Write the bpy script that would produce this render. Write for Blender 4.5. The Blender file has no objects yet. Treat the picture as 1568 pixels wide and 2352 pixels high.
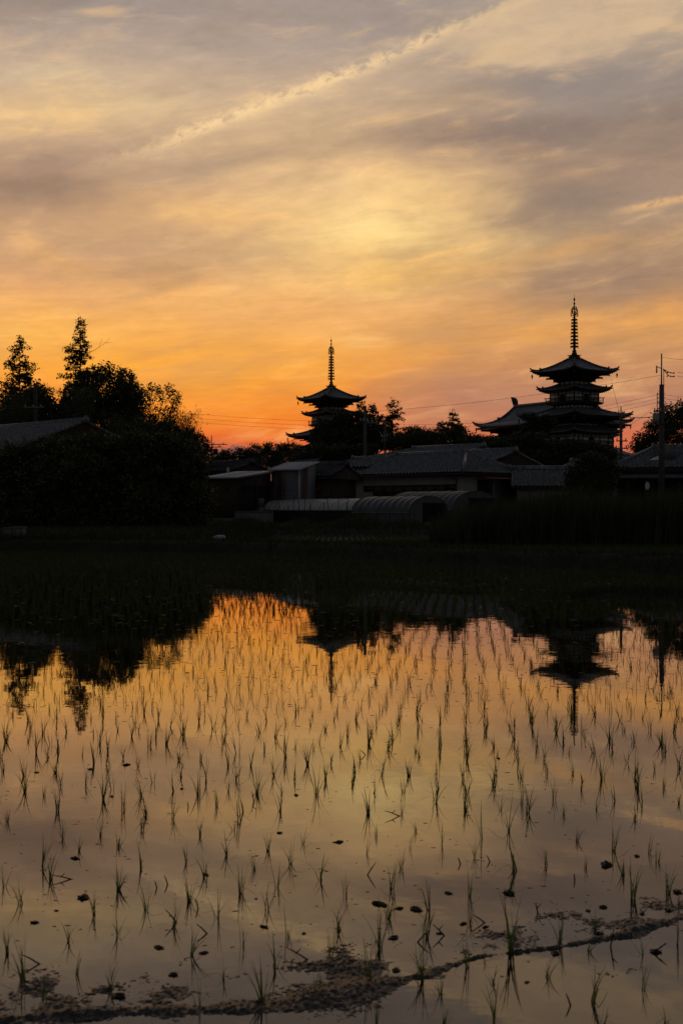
import bpy, math, random
import numpy as np
from mathutils import Vector, Matrix

SC = bpy.context.scene
COL = SC.collection
rng = np.random.default_rng(7)
random.seed(7)
R = math.radians

# ------------------------------------------------------------------ camera
CAMZ = 1.7
F = 2940.0            # focal length in units of a 1568 x 2352 frame (45 mm on 24 x 36)
HZ = 1176.0           # the camera is level
cam_d = bpy.data.cameras.new('camera')
cam = bpy.data.objects.new('camera', cam_d); COL.objects.link(cam)
cam_d.sensor_fit = 'VERTICAL'; cam_d.sensor_height = 36; cam_d.sensor_width = 24
cam_d.lens = 45
cam_d.clip_start = 0.1; cam_d.clip_end = 8000
cam.location = (0, 0, CAMZ); cam.rotation_euler = (R(90), 0, 0)
cam_d.dof.use_dof = True; cam_d.dof.focus_distance = 26; cam_d.dof.aperture_fstop = 6.3
SC.camera = cam
SC.render.resolution_x = 682; SC.render.resolution_y = 1024

SC.view_settings.view_transform = 'Standard'
SC.view_settings.look = 'None'
SC.view_settings.exposure = 0
SC.view_settings.gamma = 1
SC.cycles.max_bounces = 6
SC.cycles.use_denoising = True

def lin(c):
    return tuple(((v/255)/12.92 if v/255 <= .04045 else ((v/255+.055)/1.055)**2.4) for v in c) + (1.0,)

# ------------------------------------------------------------------ sky (world)
world = bpy.data.worlds.new('World'); SC.world = world
world.use_nodes = True
WT = world.node_tree
for n in list(WT.nodes): WT.nodes.remove(n)

class S:
    """socket or number with arithmetic"""
    def __init__(s, v): s.v = v
    def _b(a, op, b, c=None):
        n = WT.nodes.new('ShaderNodeMath'); n.operation = op
        for i, q in enumerate((a, b, c)):
            if q is None: continue
            q = q.v if isinstance(q, S) else q
            if isinstance(q, (int, float)): n.inputs[i].default_value = q
            else: WT.links.new(q, n.inputs[i])
        return S(n.outputs[0])
    def __add__(a, b): return S._b(a, 'ADD', b)
    __radd__ = __add__
    def __sub__(a, b): return S._b(a, 'SUBTRACT', b)
    def __rsub__(a, b): return S._b(b, 'SUBTRACT', a)
    def __mul__(a, b): return S._b(a, 'MULTIPLY', b)
    __rmul__ = __mul__
    def __truediv__(a, b): return S._b(a, 'DIVIDE', b)
def mth(op, a, b=None, c=None): return S._b(a, op, b, c)
def sstep(x, a, b):
    n = WT.nodes.new('ShaderNodeMapRange'); n.interpolation_type = 'SMOOTHSTEP'
    WT.links.new(x.v, n.inputs[0])
    n.inputs[1].default_value = a; n.inputs[2].default_value = b
    n.inputs[3].default_value = 0; n.inputs[4].default_value = 1
    return S(n.outputs[0])
def noise(x, y, z=0.0, detail=5, rough=.55, dist=0.0):
    c = WT.nodes.new('ShaderNodeCombineXYZ')
    for i, q in enumerate((x, y, z)):
        if isinstance(q, S): WT.links.new(q.v, c.inputs[i])
        else: c.inputs[i].default_value = q
    n = WT.nodes.new('ShaderNodeTexNoise')
    n.inputs['Scale'].default_value = 1; n.inputs['Detail'].default_value = detail
    n.inputs['Roughness'].default_value = rough; n.inputs['Distortion'].default_value = dist
    WT.links.new(c.outputs[0], n.inputs['Vector'])
    return S(n.outputs[0])
def cmix(a, b, f):
    n = WT.nodes.new('ShaderNodeMix'); n.data_type = 'RGBA'
    WT.links.new(f.v, n.inputs[0]) if isinstance(f, S) else setattr(n.inputs[0], 'default_value', f)
    for q, s in ((a, n.inputs[6]), (b, n.inputs[7])):
        if isinstance(q, tuple): s.default_value = q
        else: WT.links.new(q, s)
    return n.outputs[2]
def ramp(f, stops):
    n = WT.nodes.new('ShaderNodeValToRGB'); n.color_ramp.interpolation = 'EASE'
    n.color_ramp.interpolation = 'LINEAR'
    e = n.color_ramp.elements
    while len(e) < len(stops): e.new(0.5)
    for k, (p, c) in zip(e, stops):
        k.position = p; k.color = lin(c)
    WT.links.new(f.v, n.inputs[0])
    return n.outputs[0]

tc = WT.nodes.new('ShaderNodeTexCoord')
sp = WT.nodes.new('ShaderNodeSeparateXYZ'); WT.links.new(tc.outputs['Generated'], sp.inputs[0])
dx, dy, dz = S(sp.outputs[0]), S(sp.outputs[1]), S(sp.outputs[2])
az = mth('ARCTAN2', dx, dy)
hor = mth('SQRT', dx*dx + dy*dy)
U = 784 + mth('TANGENT', mth('MAXIMUM', mth('MINIMUM', az, 1.1), -1.1))*F      # bearing
V = 1176 - mth('MINIMUM', dz/mth('MAXIMUM', hor, .05), 2.0)*F                   # height above the horizon
# ragged the bearings a little so that no cloud has a clean outline
wA = noise(U/260.0, V/150.0, 3.1, 4)
wB = noise(U/230.0, V/120.0, 8.7, 4)
Uw = U + (wA - .5)*190.0
Vw = V + (wB - .5)*85.0
# streak noises: long axis rises slightly to the right
n1 = noise((U - V*.35)/330.0, (V + U*.16)/88.0, 1.3, 7, .56, .35)
n2 = noise((U - V*.4)/800.0, (V + U*.22)/190.0, 5.3, 5, .5, .3)
n3 = noise(U/30.0 + V/60.0, V/22.0, 2.2, 6, .66, .5)
n4 = noise((U + V*.5)/150.0, (V + U*.10)/46.0, 9.9, 7, .6, .5)
n5 = noise(U/420.0, 7.0, 3.0, 4, .6)

vpos = (V + (wB - .5)*50.0 + 400.0)/1600.0
def st(l): return [((y + 400)/1600.0, c) for y, c in l]
colL = ramp(vpos, st([(-400, (112,108,112)), (0, (164,148,138)), (130, (182,160,142)), (260, (203,172,139)), (380, (193,157,127)), (470, (201,159,122)), (580, (201,158,118)),
    (680, (228,168,110)), (770, (238,170,94)), (840, (248,165,66)), (900, (246,149,50)), (960, (240,128,42)), (1010, (227,105,48)), (1050, (188,96,70)), (1176, (125,82,72))]))
colR = ramp(vpos, st([(-400, (108,106,112)), (0, (166,151,138)), (90, (184,162,139)), (200, (156,141,131)), (300, (147,128,116)), (400, (163,136,116)), (500, (160,136,116)), (590, (180,145,111)), (650, (166,132,105)),
    (720, (194,143,98)), (790, (205,148,94)), (850, (194,138,97)), (920, (182,126,100)), (970, (190,120,90)), (1010, (206,108,74)), (1050, (192,97,68)), (1176, (118,78,68))]))
col = cmix(colL, colR, sstep(Uw + sstep(V, 760, 940)*190.0, 860, 1240))

def blob(cx, cy, rx, ry, w, c, rot=0.0):
    """soft patch of lit or shaded cloud"""
    global col
    a = Uw - cx; b = Vw - cy
    if rot:
        cr, sr = math.cos(rot), math.sin(rot)
        a, b = a*cr + b*sr, b*cr - a*sr
    a = a/rx; b = b/ry
    g = mth('EXPONENT', (a*a + b*b)*-1.0)
    col = cmix(col, lin(c), mth('MINIMUM', g*w*(n4*1.1 + .45), 1.0))

for b in [
    (850, 525, 300, 125, .95, (255,211,136)), (760, 410, 220, 120, .65, (240,197,142)), (840, 535, 130, 60, .6, (255,219,146)), (880, 620, 260, 50, .5, (242,188,106)), (960, 640, 150, 36, .55, (250,194,106)),
    (420, 860, 330, 90, .6, (255,174,62)), (600, 930, 330, 50, .3, (250,143,44)), (90, 770, 230, 46, .6, (250,182,84)), (500, 690, 260, 40, .45, (243,180,98)),
    (250, 215, 300, 60, .5, (212,184,146)), (90, 292, 200, 42, .9, (228,190,138), -.05), (60, 190, 150, 26, .5, (212,188,152)), (270, 250, 120, 26, .5, (226,194,146)),
    (380, 500, 260, 50, .5, (224,176,118)), (500, 510, 150, 24, .45, (246,192,120)), (300, 450, 160, 24, .35, (218,174,124)), (120, 600, 130, 30, .5, (230,172,106), .4),
    (1280, 735, 260, 24, .55, (238,170,90)), (1530, 745, 110, 36, .8, (247,172,84)), (1330, 580, 190, 17, .65, (220,166,104), -.13), (1230, 355, 130, 12, .5, (200,160,118), .12), (1330, 415, 70, 18, .4, (206,160,116)),
    (1090, 240, 150, 18, .5, (202,168,130)), (1450, 330, 90, 30, .3, (186,156,124)), (1040, 480, 120, 22, .4, (218,174,122)), (1140, 640, 90, 20, .5, (222,164,100)), (1480, 1000, 120, 30, .45, (214,108,74)), (1120, 830, 260, 40, .3, (228,152,84)), (1230, 770, 200, 20, .5, (246,170,80)),
    (1130, 318, 300, 46, .8, (138,118,108), .03), (1290, 470, 150, 42, .8, (142,122,110), -.1), (60, 455, 230, 50, .85, (150,122,104)), (120, 395, 200, 26, .5, (158,132,114)), (1180, 520, 110, 20, .6, (150,124,106)),
    (560, 590, 210, 36, .6, (197,158,116)), (300, 560, 170, 40, .5, (190,152,116)), (1300, 640, 260, 32, .6, (158,126,104), -.05), (1010, 765, 150, 30, .5, (190,140,96)), (480, 388, 170, 26, .7, (174,146,122), -.2), (350, 340, 120, 30, .4, (180,152,130)),
    (200, 35, 300, 36, .8, (154,141,134)), (880, 60, 260, 60, .7, (157,144,136)), (560, 140, 160, 50, .4, (172,152,138)), (1380, 210, 230, 44, .5, (147,135,128)), (1270, 900, 230, 60, .4, (184,128,96)), (1510, 560, 120, 30, .4, (170,138,112)), (700, 830, 160, 24, .35, (222,158,90))]:
    blob(*b)
# lit puffs and threads, mauve gaps between them
s_hi = sstep(n1*.55 + n4*.45, .50, .74)
s_lo = sstep(1.0 - (n1*.5 + n2*.5), .46, .68)
col = cmix(col, cmix(col, lin((255,201,124)), .75), s_hi*.56)
col = cmix(col, cmix(col, lin((138,117,101)), .8), s_lo*.52*(1.0 - sstep(V, 800, 980)*.75))
# fine wisps: short puffs high up, thin level threads low down
n6 = noise((U - V*.2)/170.0, (V + U*.06)/15.0, 4.4, 6, .6, .6)
n7 = noise((U + V*.9)/60.0, (V - U*.15)/30.0, 6.1, 6, .62, .5)
wis = (n6 - .5)*(sstep(V, 420, 760)*.22 + .08) + (n7 - .5)*.26*(1.0 - sstep(V, 640, 900)) + (n4 - .5)*.30
vs = WT.nodes.new('ShaderNodeVectorMath'); vs.operation = 'SCALE'
WT.links.new(col, vs.inputs[0]); WT.links.new((wis + 1.05).v, vs.inputs[3]); col = vs.outputs[0]
# thin sheet of cirrus spreading from the contrail, sharp along its lower edge
low_e = 176.0 - (U - 1240)*(U - 1240)*.00095 + (n4 - .5)*26.0 + (n3 - .5)*7.0
fan = sstep(low_e - V, -3, 26)*sstep(V - (470.0 - U*.395), -8, 24)*sstep(U, 930, 1150)
col = cmix(col, lin((214,184,148)), mth('MINIMUM', fan*(n7*.8 + n4*.6 + .12)*.88, 1.0))
# contrails
def trail(c0, sl, u0, u1, core, soft, amt, c, fade=110):
    global col
    d = V - (U*sl + c0) + (n3 - .5)*core*2.4 + (wB - .5)*core*2.4
    line = mth('EXPONENT', (d/core)*(d/core)*-1.0)
    below = mth('EXPONENT', mth('ABSOLUTE', d)/soft*-1.0)*sstep(d, -core*.6, core)
    m = sstep(U, u0, u0+fade)*(1.0 - sstep(U, u1-.35*(u1-u0), u1)*.8)*(1.0 - sstep(U, u1, u1+40))
    f = (line*(sstep(n3, .30, .58)*.95 + .10)*(sstep(n5, .30, .62)*.75 + .25) + below*.32*(n4*.9 + .3))*m*amt
    col = cmix(col, lin(c), mth('MINIMUM', mth('MAXIMUM', f, 0.0), 1.0))
trail(480.0, -.395, 120, 1330, 17.0, 64.0, .92, (248,210,156), 320)
trail(842.0, -.255, 880, 1150, 4.5, 16.0, .9, (252,196,118))
trail(730.0, -.160, 1370, 1700, 8.0, 14.0, .8, (230,180,124))
# low cloud bank on the horizon
top = 1042.0 - sstep(noise(U/90.0, 4.0, 0.0, 3), .35, .75)*34.0 - mth('EXPONENT', ((U-560)/90.0)*((U-560)/90.0)*-1.0)*10.0
bank = sstep(V - top + (n3 - .5)*8.0, 0, 4)*(1.0 - sstep(U, 640, 760))
col = cmix(col, lin((142,92,82)), bank*.85)

bgA = WT.nodes.new('ShaderNodeBackground'); WT.links.new(col, bgA.inputs[0]); bgA.inputs[1].default_value = 1.0
SUN_AZ, SUN_EL = R(-5.2), R(0.5)
sky = WT.nodes.new('ShaderNodeTexSky'); sky.sky_type = 'NISHITA'; sky.sun_disc = False
sky.sun_elevation = SUN_EL; sky.sun_rotation = SUN_AZ
bgB = WT.nodes.new('ShaderNodeBackground'); WT.links.new(sky.outputs[0], bgB.inputs[0]); bgB.inputs[1].default_value = 0.05
away = sstep(mth('ABSOLUTE', az), .32, 1.0)
high = sstep(mth('ARCSINE', dz), .40, .75)
f_out = mth('MAXIMUM', away, high)
grey = WT.nodes.new('ShaderNodeBackground'); grey.inputs[0].default_value = lin((118,118,126)); grey.inputs[1].default_value = .27
ad = WT.nodes.new('ShaderNodeAddShader'); WT.links.new(bgB.outputs[0], ad.inputs[0]); WT.links.new(grey.outputs[0], ad.inputs[1])
mx = WT.nodes.new('ShaderNodeMixShader')
WT.links.new(f_out.v, mx.inputs[0]); WT.links.new(bgA.outputs[0], mx.inputs[1]); WT.links.new(ad.outputs[0], mx.inputs[2])
wo = WT.nodes.new('ShaderNodeOutputWorld'); WT.links.new(mx.outputs[0], wo.inputs[0])

# the sun, all but gone behind the cloud
sun_d = bpy.data.lights.new('sun', 'SUN'); sun_d.energy = 0.25; sun_d.angle = R(0.5); sun_d.color = (1, .62, .3)
sun = bpy.data.objects.new('sun', sun_d); COL.objects.link(sun)
sv = Vector((math.sin(SUN_AZ)*math.cos(SUN_EL), math.cos(SUN_AZ)*math.cos(SUN_EL), math.sin(SUN_EL)))
sun.rotation_euler = sv.to_track_quat('Z', 'Y').to_euler()

# ------------------------------------------------------------------ materials
def mat(name, base, base2=None, scale=1.0, rough=.7, spec=.3, metal=0, bump=0, bscale=20, detail=4, lo=.35, hi=.65, stretch=(1,1,1), ior=None, trans=0):
    m = bpy.data.materials.new(name); m.use_nodes = True
    nt = m.node_tree; p = nt.nodes['Principled BSDF']
    p.inputs['Base Color'].default_value = (*base, 1); p.inputs['Roughness'].default_value = rough
    p.inputs['Specular IOR Level'].default_value = spec; p.inputs['Metallic'].default_value = metal
    if ior: p.inputs['IOR'].default_value = ior
    tcn = nt.nodes.new('ShaderNodeTexCoord')
    mp = nt.nodes.new('ShaderNodeMapping'); mp.inputs['Scale'].default_value = stretch
    nt.links.new(tcn.outputs['Object'], mp.inputs[0])
    if base2:
        nz = nt.nodes.new('ShaderNodeTexNoise'); nz.inputs['Scale'].default_value = scale; nz.inputs['Detail'].default_value = detail
        nt.links.new(mp.outputs[0], nz.inputs['Vector'])
        mr = nt.nodes.new('ShaderNodeMapRange'); nt.links.new(nz.outputs[0], mr.inputs[0])
        mr.inputs[1].default_value = lo; mr.inputs[2].default_value = hi
        mi = nt.nodes.new('ShaderNodeMix'); mi.data_type = 'RGBA'
        mi.inputs[6].default_value = (*base, 1); mi.inputs[7].default_value = (*base2, 1)
        nt.links.new(mr.outputs[0], mi.inputs[0]); nt.links.new(mi.outputs[2], p.inputs['Base Color'])
    if bump:
        nb = nt.nodes.new('ShaderNodeTexNoise'); nb.inputs['Scale'].default_value = bscale; nb.inputs['Detail'].default_value = 5
        nt.links.new(mp.outputs[0], nb.inputs['Vector'])
        bu = nt.nodes.new('ShaderNodeBump'); bu.inputs['Distance'].default_value = bump; bu.inputs['Strength'].default_value = 1
        nt.links.new(nb.outputs[0], bu.inputs['Height']); nt.links.new(bu.outputs[0], p.inputs['Normal'])
    return m

M = dict(
    leaf=mat('dark_leaf', (.030,.042,.014), (.060,.075,.024), .7, rough=.55, spec=.3),
    leaf2=mat('conifer_leaf', (.022,.030,.014), (.040,.050,.020), .9, rough=.6, spec=.2),
    leaf3=mat('shrub_leaf', (.040,.060,.018), (.095,.120,.034), 1.1, rough=.42, spec=.4),
    bamboo=mat('bamboo_leaf', (.055,.070,.026), (.09,.105,.04), .8, rough=.5, spec=.3),
    bark=mat('bark', (.05,.04,.03), (.09,.07,.05), 6, rough=.9, bump=.02, stretch=(1,1,.2)),
    rice=mat('rice_leaf', (.10,.18,.028), (.16,.25,.042), 9, rough=.4, spec=.4),
    ricefar=mat('rice_leaf_far', (.045,.078,.016), (.07,.10,.022), .4, rough=.5, spec=.3),
    grass=mat('bank_grass', (.030,.042,.014), (.05,.058,.022), .8, rough=.6, spec=.25),
    reed=mat('reed_leaf', (.036,.050,.018), (.06,.075,.026), .6, rough=.6, spec=.25),
    soil=mat('field_soil', (.020,.022,.012), (.034,.030,.018), .5, rough=.9, bump=.05, bscale=3),
    mud=mat('wet_mud', (.030,.022,.015), (.05,.037,.025), 30, rough=.32, spec=.5, bump=.006, bscale=90),
    straw=mat('dead_straw', (.035,.026,.017), (.06,.045,.03), 30, rough=.6),
    tile=mat('grey_roof_tile', (.095,.099,.112), (.195,.203,.222), 4.2, rough=.36, spec=.5, detail=1, lo=.40, hi=.62),
    tile2=mat('temple_roof_tile', (.065,.07,.082), (.17,.175,.195), 2.6, rough=.42, spec=.45, detail=1, lo=.38, hi=.64),
    tiledark=mat('dark_roof_tile', (.03,.03,.034), (.09,.09,.10), 4.0, rough=.55, spec=.3),
    wood=mat('old_timber', (.030,.018,.012), (.05,.032,.02), 3, rough=.8),
    wood2=mat('red_timber', (.070,.020,.012), (.09,.03,.018), 3, rough=.7),
    plaster=mat('white_plaster', (.80,.79,.77), (.86,.85,.83), 2, rough=.9),
    plaster2=mat('cream_render', (.26,.25,.23), (.31,.30,.28), .8, rough=.9, bump=.01, bscale=8),
    brown=mat('brown_siding', (.045,.028,.017), (.06,.037,.023), 2, rough=.8, stretch=(1,1,8)),
    rust=mat('rusty_sheet', (.15,.155,.16), (.085,.048,.028), .9, rough=.6, lo=.50, hi=.60, stretch=(1.6,1.6,.22)),
    sheet=mat('pale_sheet_metal', (.34,.34,.36), (.42,.42,.44), 1.2, rough=.42, spec=.5, metal=.3),
    concrete=mat('concrete', (.12,.118,.115), (.17,.165,.16), 2.5, rough=.9),
    polec=mat('pole_concrete', (.085,.08,.075), (.12,.115,.11), 3, rough=.85),
    film=mat('greenhouse_film', (.66,.64,.61), (.76,.74,.71), 1.5, rough=.2, spec=.8),
    film2=mat('grey_film', (.075,.08,.09), (.105,.11,.12), 1.5, rough=.36, spec=.5),
    glass=mat('dark_glass', (.02,.02,.022), rough=.08, spec=.5),
    shutter=mat('brown_shutter', (.075,.048,.034), (.095,.06,.04), 2, rough=.6),
    dark=mat('dark_shade_and_net', (.014,.013,.012), (.02,.018,.016), 3, rough=.9),  # near-black: shade put into colour for openings, also the tunnel's side net
    metal=mat('dark_iron', (.05,.05,.05), (.08,.08,.08), 6, rough=.5, metal=.6),
    steel=mat('galvanised_steel', (.22,.225,.23), (.28,.28,.28), 4, rough=.45, metal=.7),
    bronze=mat('dark_bronze', (.045,.042,.035), (.07,.065,.05), 4, rough=.5, metal=.5),
    gilt=mat('gilt_bronze', (.26,.17,.06), (.34,.23,.08), 4, rough=.45, metal=.7),
    ceramic=mat('insulator', (.45,.44,.42), (.5,.5,.48), 4, rough=.3),
    tarp=mat('blue_tarp', (.30,.36,.42), (.42,.47,.52), 6, rough=.5),
    wire=mat('wire_black', (.02,.02,.02), rough=.6),
    redsheet=mat('red_awning_sheet', (.16,.05,.035), (.2,.08,.05), 5, rough=.7),
    skylight=mat('pale_panel', (.60,.60,.58), (.66,.66,.64), 2, rough=.35, spec=.5),
)
# water: brown dielectric, mirror-like at a low angle, faint ripples
def water_mat(name, amp, sc):
    m = bpy.data.materials.new(name); m.use_nodes = True
    nt = m.node_tree; p = nt.nodes['Principled BSDF']
    p.inputs['Base Color'].default_value = (.016, .012, .008, 1); p.inputs['Roughness'].default_value = .015
    p.inputs['IOR'].default_value = 1.33; p.inputs['Specular IOR Level'].default_value = .5
    p.inputs['Specular Tint'].default_value = (1, .87, .72, 1); p.inputs['Coat Tint'].default_value = (1, .94, .86, 1)
    t = nt.nodes.new('ShaderNodeTexCoord')
    a = nt.nodes.new('ShaderNodeTexNoise'); a.inputs['Scale'].default_value = sc; a.inputs['Detail'].default_value = 3
    b = nt.nodes.new('ShaderNodeTexNoise'); b.inputs['Scale'].default_value = .35; b.inputs['Detail'].default_value = 2
    nt.links.new(t.outputs['Object'], a.inputs['Vector']); nt.links.new(t.outputs['Object'], b.inputs['Vector'])
    r = nt.nodes.new('ShaderNodeMapRange'); nt.links.new(b.outputs[0], r.inputs[0])
    r.inputs[1].default_value = .42; r.inputs[2].default_value = .62; r.inputs[3].default_value = .25; r.inputs[4].default_value = 1
    mu = nt.nodes.new('ShaderNodeMath'); mu.operation = 'MULTIPLY'
    nt.links.new(a.outputs[0], mu.inputs[0]); nt.links.new(r.outputs[0], mu.inputs[1])
    bu = nt.nodes.new('ShaderNodeBump'); bu.inputs['Distance'].default_value = amp; bu.inputs['Strength'].default_value = 1
    nt.links.new(mu.outputs[0], bu.inputs['Height']); nt.links.new(bu.outputs[0], p.inputs['Normal'])
    p.inputs['Coat Weight'].default_value = .5; p.inputs['Coat Roughness'].default_value = .015; p.inputs['Coat IOR'].default_value = 1.33
    nt.links.new(bu.outputs[0], p.inputs['Coat Normal'])
    return m
def thin(m, f):
    """let light through a thin leaf or film"""
    nt = m.node_tree; p = nt.nodes['Principled BSDF']; out = nt.nodes['Material Output']
    t = nt.nodes.new('ShaderNodeBsdfTranslucent'); mx_ = nt.nodes.new('ShaderNodeMixShader'); mx_.inputs[0].default_value = f
    l = p.inputs['Base Color'].links
    if l: nt.links.new(l[0].from_socket, t.inputs[0])
    else: t.inputs[0].default_value = p.inputs['Base Color'].default_value
    nt.links.new(p.outputs[0], mx_.inputs[1]); nt.links.new(t.outputs[0], mx_.inputs[2]); nt.links.new(mx_.outputs[0], out.inputs[0])
for k in ('rice', 'ricefar'): thin(M[k], .45)
thin(M['film'], .4); thin(M['film2'], .12)
for k in ('leaf3', 'bamboo'): thin(M[k], .25)
M['water'] = water_mat('paddy_water', .0011, 3.2)

# ------------------------------------------------------------------ helpers
def P(px, py, Y):
    return np.array([(px-784)/F*Y, Y, CAMZ-(py-HZ)/F*Y])
def ybank(x):
    return np.interp(x, [-200, -14.4, -5.0, 9.0, 30.0, 60, 200], [58, 54, 52, 33.5, 8.0, 4, 4])
def smooth(a, b, x):
    t = np.clip((x-a)/(b-a), 0, 1); return t*t*(3-2*t)
def H(x, y):
    x = np.asarray(x, float); y = np.asarray(y, float)
    d = (y-ybank(x))*.78
    h = -.22 + .70*smooth(-.5, .7, d)
    up = np.where(x > -5.5, 1.0, 0.0)
    h = h - .28*smooth(1.6, 2.6, d)*smooth(-6.5, -4.5, x)
    h = h + .38*smooth(74, 77, y)*smooth(-6.5, -4.5, x) + .25*smooth(84, 90, y) + .05*smooth(60, 70, y)
    h = h + 4.75*smooth(135, 215, y)
    h = np.where(y < 3.2, h + .5*smooth(3.2, 1.8, y), h)
    # grass spit reaching into the paddy from the right
    ds = np.hypot((np.minimum(x-5.0, 0))*.55, (y-25.6+.14*(x-5))/1.15)
    h = np.maximum(h, -.22 + .36*(1-smooth(.25, 1.35, ds))*smooth(2.6, 6.0, x))
    return h

def mesh(name, V, Q=None, T=None):
    V = np.asarray(V, np.float32)
    parts = []; tot = []
    if Q is not None and len(Q): parts.append(np.asarray(Q, np.int32).ravel()); tot.append(np.full(len(Q), 4, np.int32))
    if T is not None and len(T): parts.append(np.asarray(T, np.int32).ravel()); tot.append(np.full(len(T), 3, np.int32))
    loops = np.concatenate(parts); tot = np.concatenate(tot)
    me = bpy.data.meshes.new(name)
    me.vertices.add(len(V)); me.vertices.foreach_set('co', V.ravel())
    me.loops.add(len(loops)); me.loops.foreach_set('vertex_index', loops)
    me.polygons.add(len(tot))
    me.polygons.foreach_set('loop_start', np.concatenate([[0], np.cumsum(tot)[:-1]]).astype(np.int32))
    me.update(calc_edges=True); me.validate()
    return me

class MB:
    def __init__(s): s.V = []; s.Q = []; s.T = []; s.n = 0
    def add(s, V, Q=None, T=None):
        V = np.asarray(V, float).reshape(-1, 3)
        if Q is not None and len(Q): s.Q.append(np.asarray(Q, int)+s.n)
        if T is not None and len(T): s.T.append(np.asarray(T, int)+s.n)
        s.V.append(V); s.n += len(V); return s
    def hexa(s, c8):
        return s.add(c8, [[0,3,2,1],[4,5,6,7],[0,1,5,4],[1,2,6,5],[2,3,7,6],[3,0,4,7]])
    def box(s, x0, x1, y0, y1, z0, z1):
        return s.hexa([(x0,y0,z0),(x1,y0,z0),(x1,y1,z0),(x0,y1,z0),(x0,y0,z1),(x1,y0,z1),(x1,y1,z1),(x0,y1,z1)])
    def beam(s, a, b, w, h):
        a = np.asarray(a, float); b = np.asarray(b, float); d = b-a; d /= np.linalg.norm(d)
        up = np.array([0,0,1.]) if abs(d[2]) < .95 else np.array([0,1.,0])
        sd = np.cross(d, up); sd /= np.linalg.norm(sd); u = np.cross(sd, d)
        c = [(-1,-1),(1,-1),(1,1),(-1,1)]
        return s.hexa([a+sd*w/2*i+u*h/2*j for i, j in c]+[b+sd*w/2*i+u*h/2*j for i, j in c])
    def tube(s, pts, rad, seg=6):
        pts = np.asarray(pts, float); k = len(pts)
        rad = np.broadcast_to(np.asarray(rad, float), (k,))
        ang = np.linspace(0, 2*np.pi, seg, endpoint=False); V = []
        for i in range(k):
            d = pts[min(i+1, k-1)]-pts[max(i-1, 0)]; d = d/(np.linalg.norm(d)+1e-9)
            up = np.array([0,0,1.]) if abs(d[2]) < .9 else np.array([1.,0,0])
            a = np.cross(d, up); a /= np.linalg.norm(a); b = np.cross(a, d)
            V.append(pts[i]+rad[i]*(np.cos(ang)[:,None]*a+np.sin(ang)[:,None]*b))
        V = np.concatenate(V); Q = []
        for i in range(k-1):
            for j in range(seg):
                j2 = (j+1) % seg
                Q.append([i*seg+j, i*seg+j2, (i+1)*seg+j2, (i+1)*seg+j])
        n = len(V); V = np.vstack([V, pts[0], pts[-1]])
        T = [[n, (j+1) % seg, j] for j in range(seg)]+[[n+1, (k-1)*seg+j, (k-1)*seg+(j+1) % seg] for j in range(seg)]
        return s.add(V, Q, T)
    def lathe(s, prof, seg=12, c=(0,0)):
        return s.tube([(c[0], c[1], z) for r, z in prof], [max(r, .002) for r, z in prof], seg) if all(prof[i+1][1] > prof[i][1] for i in range(len(prof)-1)) else s._lathe(prof, seg, c)
    def _lathe(s, prof, seg, c):
        ang = np.linspace(0, 2*np.pi, seg, endpoint=False); V = []
        for r, z in prof: V += [(c[0]+r*math.cos(a), c[1]+r*math.sin(a), z) for a in ang]
        Q = [[i*seg+j, i*seg+(j+1) % seg, (i+1)*seg+(j+1) % seg, (i+1)*seg+j] for i in range(len(prof)-1) for j in range(seg)]
        return s.add(V, Q)
    def grid(s, G):
        a, b = G.shape[:2]
        i = np.arange(a*b).reshape(a, b)
        Q = np.stack([i[:-1,:-1], i[:-1,1:], i[1:,1:], i[1:,:-1]], -1).reshape(-1, 4)
        return s.add(G.reshape(-1, 3), Q)
    def prism(s, poly, off):
        """extrude a planar 3-D polygon by the vector off"""
        p = np.asarray(poly, float); n = len(p); V = np.vstack([p, p+np.asarray(off)])
        Q = [[i, (i+1) % n, n+(i+1) % n, n+i] for i in range(n)]
        T = [[0, i+1, i] for i in range(1, n-1)]+[[n, n+i, n+i+1] for i in range(1, n-1)]
        return s.add(V, Q, T)
    def empty(s): return s.n == 0
    def build(s, name, m, parent=None, smooth=False):
        Q = np.concatenate(s.Q) if s.Q else None; T = np.concatenate(s.T) if s.T else None
        me = mesh(name, np.concatenate(s.V), Q, T)
        me.materials.append(m)
        if smooth: me.polygons.foreach_set('use_smooth', np.ones(len(me.polygons), bool))
        o = bpy.data.objects.new(name, me); COL.objects.link(o)
        if parent: o.parent = parent
        return o
def thing(name, label, cat, loc=(0,0,0), rz=0, group=None):
    o = bpy.data.objects.new(name, None); COL.objects.link(o)
    o.empty_display_size = .3; o.location = loc; o.rotation_euler = (0,0,rz)
    return tag(o, label, cat, group)
def tag(o, label, cat, group=None):
    o['label'] = label; o['category'] = cat
    if group: o['group'] = group
    return o
def kind(o, k): o['kind'] = k; return o

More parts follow.
